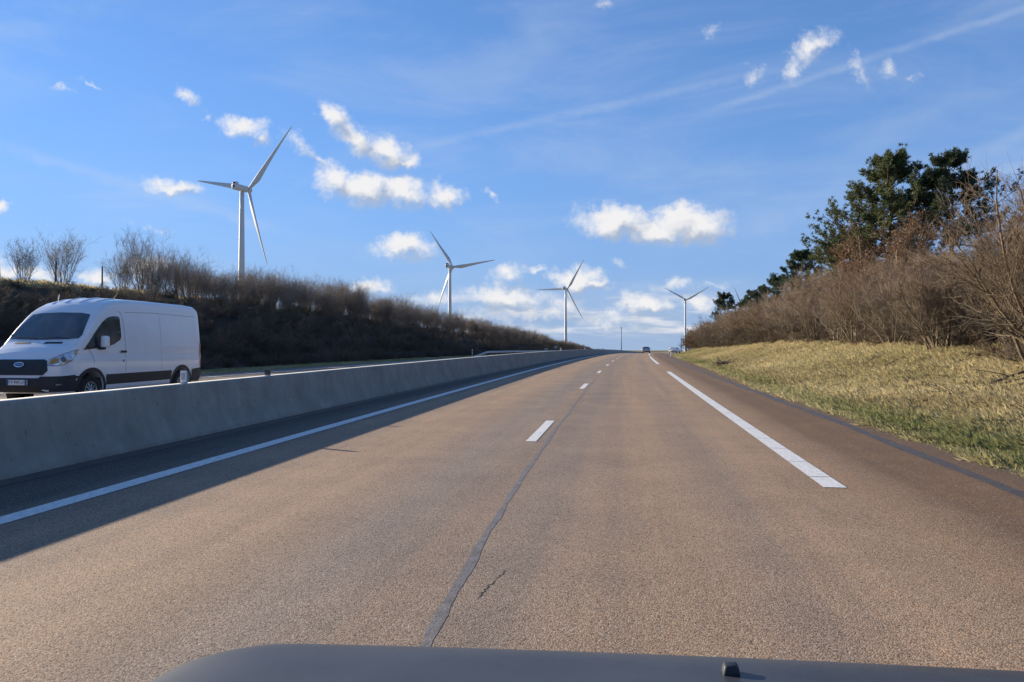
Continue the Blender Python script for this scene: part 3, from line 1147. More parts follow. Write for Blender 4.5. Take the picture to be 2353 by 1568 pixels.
def shrub_meshes(seed, height, width, nst, n1, n2, n3, r0, tw, tilt=.45, up=.05, leaf=0, lower=.15):
    """multi-stemmed bare shrub: returns (stem mesh, twig mesh[, leaf mesh])"""
    g = np.random.default_rng(seed)
    a = g.uniform(0, 2 * np.pi, nst)
    rr = np.sqrt(g.uniform(0, 1, nst)) * width * .16
    org = np.stack([np.cos(a) * rr, np.sin(a) * rr, np.full(nst, -.12)], 1)
    ti = g.uniform(.05, tilt, nst) * width / max(height * .5, .5)
    aa = a + g.normal(0, .5, nst)
    d = np.stack([np.cos(aa) * ti, np.sin(aa) * ti, np.ones(nst)], 1)
    L = height * g.uniform(.72, 1.08, nst)
    P0 = grow(org, d, L, 8, up, .10, g)
    R0 = r0 * g.uniform(.55, 1.2, nst)[:, None] * np.linspace(1, .22, 8)[None]
    gs_ = Geo()
    gs_.add(*tubes(P0, R0, 5))
    gt = Geo()
    o1, p1, r1, t1, _ = spawn(P0, R0, n1, lower, .97, g)
    L1 = height * g.uniform(.16, .42, len(o1)) * (1.15 - .7 * t1)
    P1 = grow(o1, side(p1, .75, .12, g), L1, 6, up * .8, .14, g)
    R1 = np.maximum(r1 * .55, tw * .9)[:, None] * np.linspace(1, .35, 6)[None]
    gs_.add(*tubes(P1, R1, 4))
    o2, p2, r2, t2, i2 = spawn(P1, R1, n2, .15, 1.0, g)
    L2 = L1[i2] * g.uniform(.35, .8, len(o2))
    P2 = grow(o2, side(p2, .8, .18, g), L2, 4, up, .16, g)
    R2 = np.maximum(r2 * .6, tw * .6)[:, None] * np.linspace(1, .4, 4)[None]
    gt.add(*tubes(P2, R2, 3))
    if n3:
        o3, p3, r3, t3, i3 = spawn(P2, R2, n3, .2, 1.0, g)
        L3 = np.maximum(L2[i3] * g.uniform(.4, .9, len(o3)), .12)
        P3 = grow(o3, side(p3, .9, .2, g), L3, 3, up, .18, g)
        R3 = np.full((len(o3), 3), tw * .45) * np.linspace(1, .5, 3)[None]
        gt.add(*tubes(P3, R3, 3))
    else:
        P3 = P2
    res = [gs_.mesh('stem', True), gt.mesh('twig', True)]
    if leaf:
        src = np.concatenate([P3[:, -1], P3[:, 1], P2[:, -1], P2[:, 2]])
        k_ = g.choice(len(src), min(leaf, len(src)), replace=False)
        res.append(leaf_cards(src[k_], g, .10, .07))
    return res


def leaf_cards(p, g, ln, wd):
    N = len(p)
    d = norm(g.normal(0, 1, (N, 3)) + np.array([0, 0, -.4]))
    q = norm(np.cross(d, g.normal(0, 1, (N, 3))))
    ln = ln * g.uniform(.6, 1.4, N)[:, None]
    wd = wd * g.uniform(.6, 1.3, N)[:, None]
    up = np.cross(d, q)
    V = np.stack([p, p + d * ln * .5 + q * wd * .5 + up * .01, p + d * ln, p + d * ln * .5 - q * wd * .5 + up * .01], 1).reshape(-1, 3)
    Q = np.arange(N * 4).reshape(N, 4)
    return mesh_np('leaf', V, Q)


def join_mesh(name, parts):
    bm = bmesh.new()
    for p in parts:
        bm.from_mesh(p)
    me = bpy.data.meshes.new(name)
    bm.to_mesh(me)
    bm.free()
    for p in me.polygons:
        p.use_smooth = True
    return me


# --- right bank: big hazels near the camera (parts), thicket behind (single meshes)
near_var = []
for i, (h, w, nst) in enumerate([(4.0, 3.0, 18), (3.6, 3.3, 20), (4.2, 2.8, 16), (3.3, 3.0, 20)]):
    stem, twig = shrub_meshes(100 + i, h, w, nst, 12, 8, 4, .042, .0085, .42, .05)
    stem.materials.append(M['twig_r'])
    twig.materials.append(M['twig_r'])
    near_var.append((stem, twig))
far_var = []
for i, (h, w, nst) in enumerate([(3.6, 4.2, 26), (3.3, 4.6, 28), (3.8, 4.0, 26), (3.0, 4.4, 28), (3.4, 4.8, 30)]):
    ms = shrub_meshes(200 + i, h, w, nst, 11, 8, 3, .034, .013, .55, .06, lower=.05)
    me = join_mesh('bare_shrub', ms)
    me.materials.append(M['twig_far'] if i in (1, 3) else M['twig_grey'])
    far_var.append(me)


def near_shrub(X, s, v, rz, sc, label, group=None):
    o = empty('bare_shrub', G(X, s, 0), rz)
    o.scale = (sc, sc, sc)
    link('stem', near_var[v][0], None, o)
    link('twig', near_var[v][1], None, o)
    tag(o, label, 'shrub', group)


GB = 'bare shrubs along the grassy bank'
near_shrub(9.7, 18.4, 0, .3, 1.14, 'tall pale-stemmed bare shrub with broken branches trailing on the grass')
near_shrub(11.3, 20.6, 2, 2.0, .98, 'tall bare shrub directly behind the pale-stemmed one', None)
near_shrub(10.2, 26.0, 3, 1.0, .90, 'bare shrub with fan of pale stems standing alone at the grass edge')
near_shrub(11.8, 24.3, 1, 4.2, .66, 'bare shrub between the two pale-stemmed ones, set back', None)
lab_near = 'bare brown multi-stemmed shrub rooted along the top of sunlit grass'
for i, (X, s) in enumerate([(10.6, 31.0), (10.2, 34.8), (10.5, 38.6), (10.3, 43.2), (10.7, 47.8), (11.6, 28.6), (12.6, 16.8), (12.9, 22.2)]):
    near_shrub(X + .3 * math.sin(i * 3), s, (i * 3 + 1) % 4, i * 1.9, (.86 if s > 30 else .62) + .08 * math.sin(i * 2.3), lab_near, GB)

cnt = 0
lab_far = 'dense brown bare shrub in the thicket clothing the right bank'
for row, (X0, step) in enumerate([(11.2, 3.3), (13.8, 3.6), (16.6, 4.4), (19.8, 5.5)]):
    s = [51, 24, 26, 24][row] + row * .7
    while s < [152, 150, 146, 138][row]:
        X = X0 + random.uniform(-.7, .7)
        sc = random.uniform(.78, 1.14) * (1.0 if s < 135 else 1.0 - (s - 135) * .012)
        if s < 46 and row:
            sc *= .60 + .012 * max(0, s - 24)
        elif row >= 2:
            sc *= .82
        if row == 0 and s > 118:
            X -= (s - 118) * .022
        o = link('bare_shrub', far_var[cnt % 5], None, None, G(X, s, -.03), (0, 0, random.uniform(0, 6.28)), (sc, sc, sc * random.uniform(.92, 1.08)))
        tag(o, lab_far, 'shrub', 'thicket on the right bank')
        cnt += 1
        s += step * random.uniform(.8, 1.2)

# --- oak saplings still holding withered leaves
oak_var = []
for i, (h, w) in enumerate([(5.2, 4.4), (2.8, 2.0)]):
    ms = shrub_meshes(300 + i, h, w, 6 if i == 0 else 4, 14, 9, 3, .07 if i == 0 else .035, .010, .4, .04, leaf=9000 if i == 0 else 1100, lower=.25)
    ms[0].materials.append(M['twig_r'])
    ms[1].materials.append(M['twig_r'])
    ms[2].materials.append(M['oak_leaf'])
    oak_var.append(ms)


def oak(X, s, v, rz, sc, label, group=None):
    o = empty('withered_oak', G(X, s, -.03), rz)
    o.scale = (sc, sc, sc)
    for nm, me in zip(('stem', 'twig', 'foliage'), oak_var[v]):
        link(nm, me, None, o)
    tag(o, label, 'tree', group)


oak(13.4, 40.5, 0, .4, 1.0, 'oak with withered russet leaves in front of the tall pines')
oak(12.4, 47.0, 0, 2.4, .62, 'low russet-leaved oak among the shrubs below the pines')
oak(-35.2 * KL, 65.5 * KL, 1, 1.0, .95, 'russet-leaved sapling before the foot of the largest turbine tower')
oak(-34.8 * KL, 101.0 * KL, 1, 3.0, 1.05, 'russet-leaved sapling poking above the hedge between two turbines')
oak(-34.6 * KL, 151.0 * KL, 1, 5.0, 1.1, 'russet-leaved sapling just past the turbine with the level blade')

# --- left embankment: coppice on the crest, brambles down the slope
cop_var = []
for i, (h, w, nst) in enumerate([(3.9, 2.6, 44), (3.3, 2.3, 38), (4.2, 2.8, 46), (2.9, 2.2, 36)]):
    ms = shrub_meshes(400 + i, h, w, nst, 5, 4, 2, .018, .0075, .30, .075, lower=.25)
    me = join_mesh('coppice_shrub', ms)
    me.materials.append(M['twig_l'])
    cop_var.append(me)
bra_var = []
for i, (h, w, nst) in enumerate([(1.9, 4.2, 30), (1.6, 3.8, 28), (2.2, 4.2, 30)]):
    ms = shrub_meshes(500 + i, h, w, nst, 9, 7, 2, .022, .012, .8, .0, lower=.02)
    me = join_mesh('bramble_bush', ms)
    me.materials.append(M['twig_d'])
    bra_var.append(me)

rb_var = []
for me0 in bra_var[:2]:
    me = me0.copy()
    me.name = 'dry_bramble'
    me.materials.clear()
    me.materials.append(M['twig_far'])
    rb_var.append(me)
lab_cop = 'leafless upright coppice shrub along the crest of the shaded embankment'
o = link('coppice_shrub', cop_var[3], None, None, G(-36.0 * KL, 39.8 * KL, -.05), (0, 0, 1.0), (.82, .82, 1.0))
tag(o, 'small ragged bare shrub beside the first fence posts on the crest', 'shrub', 'coppice on the embankment crest')
o = link('coppice_shrub', cop_var[0], None, None, G(-36.4 * KL, 43.3 * KL, -.05), (0, 0, 2.0), (.97, .97, 1.03))
tag(o, 'round fan-shaped bare shrub standing alone between two fence posts', 'shrub', 'coppice on the embankment crest')
cnt = 0
for row in range(3):
    s = [48.6, 50.2, 60][row]
    while s < 345:
        X = [-36.3, -34.4, -38.4][row] + random.uniform(-.6, .6)
        sc = random.uniform(.68, 1.15) * float(ip(s, [(48, .98), (60, .95), (90, 1.0), (150, 1.05), (220, .9), (300, .5), (345, .3)]))
        if row == 1:
            sc *= .85
        o = link('coppice_shrub', cop_var[random.randrange(4)], None, None, G(X * KL, s * KL, -.05), (0, 0, random.uniform(0, 6.28)), (sc * KL, sc * KL, KL * sc * random.uniform(.9, 1.1)))
        tag(o, lab_cop, 'shrub', 'coppice on the embankment crest')
        cnt += 1
        s += (2.0 if s < 120 else 2.9) * random.uniform(.6, 1.5) * (1 if row < 2 else 1.4)
o_n = 0
for s0_ in np.arange(20.0, 120.0, 2.7):
    for X0_ in (10.9, 12.3):
        s1_ = float(s0_) + random.uniform(-.8, .8)
        sc = random.uniform(.42, .72)
        o = link('dry_bramble', rb_var[o_n % 2], None, None, G(X0_ + random.uniform(-.4, .4), s1_, -.05), (0, 0, random.uniform(0, 6.28)), sc)
        tag(o, 'low dry bramble tangle at the foot of the shrubs on the sunlit bank', 'shrub', 'brambles under the right bank shrubs')
        o_n += 1
lab_bra = 'low tangled bramble bush covering the shaded embankment slope'
for row, X0 in enumerate((-26.9, -29.4, -32.6, -36.0, -39.5)):
    s = 18 + row * 1.3
    while s < 370:
        sc = random.uniform(.8, 1.2)
        if row == 0:
            sc *= .7
        if row == 4:
            sc *= .42 if s < 56 else .6
        o = link('bramble_bush', bra_var[random.randrange(3)], None, None, G(X0 + random.uniform(-.8, .8), s, -.06), (0, 0, random.uniform(0, 6.28)), sc)
        tag(o, lab_bra, 'shrub', 'brambles on the embankment slope')
        s += (3.0 if s < 130 else 8.0) * random.uniform(.8, 1.25)


# --- pines
def pine(name, X, s, top, crown_w, crown_base, seed, label, needles, lean=(0, 0), extra=(), dens=1.0, cone=.5, group=None):
    """Scots pine: bare red trunk, tiered limbs, needle tufts at the twig ends"""
    g = np.random.default_rng(seed)
    base = G(X, s, -.1)
    ht = top - base.z
    o = empty(name, base, g.uniform(0, 6.28))
    o.rotation_euler = (0, 0, 0)
    zt = np.linspace(0, 1, 12)
    tr = np.stack([lean[0] * zt ** 2 + .12 * np.sin(zt * 5 + seed), lean[1] * zt ** 2 + .12 * np.sin(zt * 4 + 2 * seed), zt * ht * .97], 1)[None]
    r_t = (.20 * ht / 11 * (1 - .86 * zt))[None]
    gt = Geo()
    gt.add(*tubes(tr, r_t, 9))
    nl = int(58 * dens * ht / 11)
    tiers = max(5, int(ht * (1 - crown_base) / 1.05))
    uu = (np.floor(np.sort(g.uniform(0, 1, nl) ** .9) * tiers) + .5 + g.normal(0, .10, nl)) / tiers
    fr = np.clip(crown_base + (1 - crown_base) * uu, crown_base, .985)
    f = fr * 11
    i = np.minimum(f.astype(int), 10)
    w = (f - i)[:, None]
    org = tr[0, i] * (1 - w) + tr[0, i + 1] * w
    az = np.arange(nl) * 2.4 + g.normal(0, .5, nl)
    u = (fr - crown_base) / (1 - crown_base)
    L = crown_w * (1 - u) ** cone * g.uniform(.62, 1.1, nl) * (.55 + .9 * u * (1 - u) + .45) + .35
    d = np.stack([np.cos(az), np.sin(az), .06 + .60 * u ** 2], 1)
    if len(extra):
        eo, ed, eL = [], [], []
        for (fz, ax, ay, az_, l_) in extra:
            eo.append([np.interp(fz, zt, tr[0, :, 0]), np.interp(fz, zt, tr[0, :, 1]), fz * ht])
            ed.append([ax, ay, az_])
            eL.append(l_)
        org = np.concatenate([org, eo])
        d = np.concatenate([d, ed])
        L = np.concatenate([L, eL])
    P1 = grow(org, d, L, 7, .05, .13, g)
    R1 = (.055 * ht / 11 * np.clip(L / 3, .4, 1.2))[:, None] * np.linspace(1, .25, 7)[None]
    gt.add(*tubes(P1, R1, 5))
    o2, p2, r2, t2, i2 = spawn(P1, R1, 12, .14, 1.0, g)
    L2 = np.clip(L[i2] * g.uniform(.18, .42, len(o2)), .25, 1.5)
    P2 = grow(o2, side(p2, .75, .12, g), L2, 5, .10, .13, g)
    R2 = np.maximum(r2 * .5, .008)[:, None] * np.linspace(1, .4, 5)[None]
    gt.add(*tubes(P2, R2, 4))
    tufts = [P2[:, -1], P2[:, 3], P1[:, -1], P2[:, 2][g.uniform(0, 1, len(P2)) < .6]]
    dirs = [norm(P2[:, -1] - P2[:, -2]), norm(P2[:, 3] - P2[:, 2]), norm(P1[:, -1] - P1[:, -2])]
    dirs.append(np.tile(np.array([[0, 0, 1.0]]), (len(tufts[3]), 1)))
    o3, p3, r3, t3, i3 = spawn(P2, R2, 4, .3, 1.0, g)
    L3 = g.uniform(.15, .42, len(o3))
    P3 = grow(o3, side(p3, .8, .35, g), L3, 3, .15, .15, g)
    tufts.append(P3[:, -1])
    dirs.append(norm(P3[:, -1] - P3[:, -2]))
    c = np.concatenate(tufts)
    dd = norm(np.concatenate(dirs) + np.array([0, 0, .45]))
    ns = 20
    c = np.repeat(c, ns, 0)
    dd = np.repeat(dd, ns, 0)
    sp = norm(dd * .7 + g.normal(0, .75, dd.shape))
    ln = g.uniform(.14, .32, len(c))[:, None]
    wv = norm(np.cross(sp, g.normal(0, 1, sp.shape))) * g.uniform(.010, .020, len(c))[:, None]
    c = c - sp * .03
    V = np.stack([c - wv * .5, c + wv * .5, c + sp * ln * .6 + wv, c + sp * ln, c + sp * ln * .6 - wv], 1).reshape(-1, 3)
    n = np.arange(len(c))[:, None] * 5
    Q = np.concatenate([n + np.array([[0, 1, 2, 4]])], 0)
    T = n + np.array([[4, 2, 3]])
    link('trunk', gt.mesh('trunk', True), M['bark_pine'], o)
    link('crown', mesh_np('crown', V, Q, T), M[needles], o)
    tag(o, label, 'tree', group)
    return o


pine('pine_tree', 18.0, 55.5, 15.0, 5.0, .14, 11, 'tallest broad-crowned pine rising above the withered oak', 'needles', (.5, 0),
     ((.35, -1, -.3, .25, 4.4), (.45, -1, .4, .2, 4.2), (.30, -1, 0, .1, 4.6)), 1.5, .66)
pine('pine_tree', 21.4, 53.0, 14.4, 2.5, .40, 23, 'dark open pine with one long side limb beside the tallest pine', 'needles_blue', (-.3, 0),
     ((.50, 1, -.3, .28, 4.6), (.46, 1, -.1, .18, 4.9), (.40, 1, -.5, -.05, 3.6)), .70, .62)
pine('pine_tree', 16.8, 60.0, 10.2, 3.6, .10, 37, 'bushy yellow-green pine filling the flank below the tallest pine', 'needles', (0, 0), (), 1.0, .55)
pine('pine_tree', 17.8, 82.0, 11.6, 2.9, .12, 41, 'dark pointed pine standing next along the bank past the bushy one', 'needles_blue', (0, 0), (), .9, .6)
LPN = 'dark pine in the low row running down the far bank'
for (X, s, top, cw, sd) in ((18.0, 96, 10.3, 2.6, 43), (17.6, 106, 9.9, 2.6, 47), (17.8, 117, 10.2, 2.5, 53), (17.5, 128, 9.2, 2.3, 59)):
    pine('pine_tree', X, s, top, cw, .10, sd, LPN, 'needles_blue', (0, 0), (), .75, .6, 'low row of pines on the far bank')
pine('pine_tree', 18.0, 166, 13.4, 3.0, .32, 61, 'small lone pine with a round head at the far end of the bank', 'needles_blue', (0, 0), (), .8, .35)


# --- grass
def grass(name, X0f, X1f, s0, s1, n, hmin, hmax, wmin, green_fn, seed, label):
    g = np.random.default_rng(seed)
    s = s0 * (s1 / s0) ** g.uniform(0, 1, n) if s0 > 0 else g.uniform(s0, s1, n)
    u = g.uniform(0, 1, n)
    a, b = X0f(s), X1f(s)
    X = a + (b - a) * u
    # tussocks
    cl = vnoise(X * 4.1, s * 4.7) + .6 * vnoise(X * 9.3 + 5, s * 8.1)
    hh = (hmin + (hmax - hmin) * g.uniform(0, 1, n) ** 1.5) * (1 + .45 * np.clip(cl, -.8, 1.2))
    z = zr(s) + H(X, s) - .02
    p = np.stack([X + C(s), s, z], 1)
    d = norm(np.stack([g.normal(-.25, .55, n), g.normal(0, .55, n), np.ones(n) * .8], 1))
    side_ = norm(np.stack([g.normal(0, 1, n), g.normal(0, 1, n), np.zeros(n)], 1))
    w = (wmin * g.uniform(.7, 1.6, n) * np.maximum(1, s / 14.0))[:, None]
    hh = hh[:, None]
    V = np.stack([p - side_ * w / 2, p + side_ * w / 2, p + d * hh * .6 + side_ * w * .35, p + d * hh + np.array([-.25, 0, -.25]) * hh * .5], 1)
    T = (np.arange(n)[:, None] * 4 + np.array([[0, 1, 2, 0, 2, 3]])).reshape(-1, 3)
    me = mesh_np(name, V.reshape(-1, 3), None, T)
    gr = np.clip(green_fn(X, s) + g.normal(0, .12, n), 0, 1)
    val = np.clip(g.uniform(0, 1, n) * .62 + .26 * vnoise(X * .9, s * .6) + .14 * vnoise(X * 2.7 + 4, s * 1.9) + .16, 0, 1)
    at = me.attributes.new('tint', 'FLOAT_VECTOR', 'POINT')
    dat = np.repeat(np.stack([gr, val, val], 1), 4, 0).astype(np.float32)
    at.data.foreach_set('vector', dat.ravel())
    o = link(name, me, M['grass'])
    tag(o, label, 'grass', kind='stuff')


def green_r(X, s):
    e = edge(s)
    k = np.exp(-((X - e - .55) / .60) ** 2) * .62
    k = np.maximum(k, .45 * sm(s, 70, 120))
    return k + .30 * np.clip(vnoise(X * .8 + 3, s * .35), -.2, 1) + .12


grass('bank_grass', lambda s: edge(s) - .12, lambda s: 11.6 + 0 * s, 5.0, 165, 430000, .06, .24, .0065, green_r, 5, 'dry straw-coloured grass with green tufts on the sunlit bank')
grass('verge_grass', lambda s: edge(s) - .16, lambda s: edge(s) + 1.2, 5.0, 120, 70000, .04, .15, .007, lambda X, s: .30 + .35 * vnoise(X, s * .6), 6, 'green grass fringe along the edge of the hard shoulder')
grass('embankment_grass', lambda s: -25.4 + 0 * s, lambda s: -21.9 + 0 * s, 14.0, 140, 45000, .05, .16, .014, lambda X, s: .55 + .3 * vnoise(X, s * .4), 8, 'green grass strip at the foot of the shaded embankment')
grass('crest_grass', lambda s: -43.5 + 0 * s, lambda s: -39.2 + 0 * s, 30.0, 80, 40000, .15, .45, .010, lambda X, s: .05 + 0 * X, 9, 'rusty dry grass on the crest of the shaded embankment')


# --- fallen branches on the bank
def branch(X, s, L, rz, seed, label, rad=.022, k_=7):
    g = np.random.default_rng(seed)
    base = G(X, s, .05)
    gg = Geo()
    m = 9
    tt = np.linspace(0, 1, m)
    dx, ds = math.cos(rz), math.sin(rz)
    px = tt * L * dx + np.cumsum(g.normal(0, .02, m))
    py = tt * L * ds + np.cumsum(g.normal(0, .02, m))
    pz = np.array([float(G(X + a, s + b, .05).z - base.z) for a, b in zip(px, py)]) + .05 * np.sin(tt * 5 + seed) + .03
    P = np.stack([px, py, pz], 1)[None]
    Rr = (rad * np.linspace(1, .35, m))[None]
    gg.add(*tubes(P, Rr, 6))
    o1, p1, r1, t1, _ = spawn(P, Rr, k_, .15, .95, g)
    P1 = grow(o1, side(p1, .8, .1, g), L * g.uniform(.12, .4, len(o1)), 5, -.05, .15, g)
    R1 = (r1 * .5)[:, None] * np.linspace(1, .3, 5)[None]
    gg.add(*tubes(P1, R1, 4))
    o = link('fallen_branch', gg.mesh('fallen_branch', True), M['dead_wood'], None, base)
    tag(o, label, 'branch')


branch(9.3, 18.6, 2.6, 3.6, 1, 'long dead branch trailing down the grass from the pale-stemmed shrub', .035, 12)
branch(9.0, 17.7, 2.2, 3.1, 2, 'dead branch lying under the pale-stemmed shrub', .03, 10)
branch(7.6, 25.2, 1.3, .25, 3, 'broken dark stick lying alone halfway up the grass bank', .035, 3)
branch(8.2, 27.4, .8, .5, 4, 'short forked stick just above the broken dark stick', .022, 3)
branch(8.8, 31.0, .7, .2, 5, 'little twig on the grass below the bare shrubs', .018, 3)


# brush pile near the road edge
def brush_pile():
    g = np.random.default_rng(77)
    n = 90
    org = np.stack([g.normal(0, .30, n), g.normal(0, .30, n), g.uniform(0, .18, n)], 1)
    d = np.stack([g.normal(0, 1, n), g.normal(0, 1, n), g.normal(.15, .25, n)], 1)
    P = grow(org, d, g.uniform(.3, .8, n), 4, -.02, .2, g)
    gg = Geo()
    gg.add(*tubes(P, np.full((n, 4), .014), 4))
    o = link('brush_pile', gg.mesh('brush_pile', True), M['dead_wood'], None, G(5.9, 47, .03))
    tag(o, 'small brown heap of cut brush at the edge of the grass', 'brush pile')


brush_pile()


# ------------------------------------------------------------------ vehicles
def loft_body(name, xs, top, bot, wid, kx, rc, crown, nside=14):
    """closed body shell lofted along x; y is left, z up"""
    rings = []
    for x in xs:
        zt, zb, r = top(x), bot(x), rc(x)
        r = min(r, (zt - zb) * .45)
        cr = crown(x)
        zs = np.linspace(zb, zt - cr - r, nside)
        y = np.array([wid(z) for z in zs]) * kx(x)
        pts = [(a, b) for a, b in zip(y, zs)]
        yw = wid(zt - cr - r) * kx(x)
        r_y = min(r, yw * .6)
        for a in np.linspace(0, math.pi / 2, 7)[1:]:
            pts.append((yw - r_y + r_y * math.cos(a), zt - cr - r + r * math.sin(a)))
        y1 = yw - r_y
        for f in np.linspace(1, 0, 7)[1:]:
            pts.append((y1 * f, zt - cr * f * f))
        half = pts
        ring = half + [(-a, b) for a, b in half[-2::-1]]
        rings.append([(x, a, b) for a, b in ring])
    m = len(rings[0])
    V = np.array(rings).reshape(-1, 3)
    n = len(xs)
    Q = [(i * m + j, i * m + (j + 1) % m, (i + 1) * m + (j + 1) % m, (i + 1) * m + j) for i in range(n - 1) for j in range(m)]
    me = mesh_np(name, V, Q)
    bm = bmesh.new()
    bm.from_mesh(me)
    bm.verts.ensure_lookup_table()
    for i in (0, n - 1):
        bm.faces.new([bm.verts[i * m + j] for j in range(m)])
    bmesh.ops.recalc_face_normals(bm, faces=bm.faces)
    bm.to_mesh(me)
    bm.free()
    for p in me.polygons:
        p.use_smooth = True
    return me


class Shell:
    """lays flat outlines onto a body shell"""
    def __init__(self, me):
        bm = bmesh.new()
        bm.from_mesh(me)
        self.bvh = BVHTree.FromBMesh(bm)
        bm.free()

    def lay(self, name, poly, d, off=.006, cell=.05, mirror=False, thick=0.0):
        """poly in (h, z); seen along -d (d horizontal unit vector towards the viewer); h axis is d turned by +90 deg"""
        d = Vector(d).normalized()
        h = Vector((-d.y, d.x, 0))
        bm = bmesh.new()
        vs_ = [bm.verts.new((p[0], 0, p[1])) for p in poly]
        f = bm.faces.new(vs_)
        a0, a1 = min(p[0] for p in poly), max(p[0] for p in poly)
        b0, b1 = min(p[1] for p in poly), max(p[1] for p in poly)
        for k_ in range(1, int((a1 - a0) / cell) + 1):
            bmesh.ops.bisect_plane(bm, geom=bm.verts[:] + bm.edges[:] + bm.faces[:], plane_co=(a0 + k_ * cell, 0, 0), plane_no=(1, 0, 0), dist=1e-5)
        for k_ in range(1, int((b1 - b0) / cell) + 1):
            bmesh.ops.bisect_plane(bm, geom=bm.verts[:] + bm.edges[:] + bm.faces[:], plane_co=(0, 0, b0 + k_ * cell), plane_no=(0, 0, 1), dist=1e-5)
        bmesh.ops.triangulate(bm, faces=[f_ for f_ in bm.faces if len(f_.verts) > 4])
        for v in bm.verts:
            o_ = h * v.co.x + Vector((0, 0, v.co.z)) + d * 10
            hit, nr, _, _ = self.bvh.ray_cast(o_, -d)
            if hit is None:
                hit, nr, _, _ = self.bvh.find_nearest(h * v.co.x + Vector((0, 0, v.co.z)) + d * 3)
            if nr.dot(d) < 0:
                nr = -nr
            v.co = hit + nr * off
            if mirror:
                v.co.y = -v.co.y
        bmesh.ops.recalc_face_normals(bm, faces=bm.faces)
        if thick:
            bmesh.ops.solidify(bm, geom=bm.faces[:], thickness=thick)
        # consistent outward normals
        me = bpy.data.meshes.new(name)
        bm.to_mesh(me)
        bm.free()
        for p in me.polygons:
            p.use_smooth = True
        return me


def I(pts):
    xs_, ys_ = [p[0] for p in pts], [p[1] for p in pts]
    return lambda x: float(np.interp(x, xs_, ys_))


def wheel_parts(rad, wd, parent, loc, sidey, spokes=10):
    t = wd / 2
    w_ = link('wheel', lathe('wheel', [(rad * .60, -t), (rad * .92, -t), (rad, -t * .65), (rad, t * .65), (rad * .92, t), (rad * .62, t), (rad * .60, t * .8), (rad * .60, -t)], 36, 'y'), M['tyre'], parent, loc)
    rm = lathe('rim', [(rad * .62, t * .82), (rad * .60, t * .95), (rad * .55, t * .7), (rad * .53, t * .1), (0, t * .05)], 30, 'y')
    rm.materials.append(M['black_plastic'])
    g = Geo()
    for i in range(spokes):
        a = 2 * math.pi * i / spokes
        g.box((math.cos(a) * rad * .32, t * .72, math.sin(a) * rad * .32), (rad * .50, .025, rad * .095), Matrix.Rotation(-a, 4, 'Y'))
    sp = g.mesh('spokes')
    hub = lathe('hub', [(rad * .60, t * .97), (rad * .56, t * .99), (rad * .55, t * .6)], 30, 'y')
    cap = lathe('cap', [(rad * .16, t * .6), (rad * .15, t * .95), (0, t * 1.0)], 20, 'y')
    fl = (1, sidey, 1)
    for nm, me, mm in (('rim_well', rm, None), ('spokes', sp, 'alloy'), ('rim', hub, 'alloy'), ('hub_cap', cap, 'alloy')):
        link(nm, me, M[mm] if mm else None, w_, (0, 0, 0), (0, 0, 0), fl)
    return w_


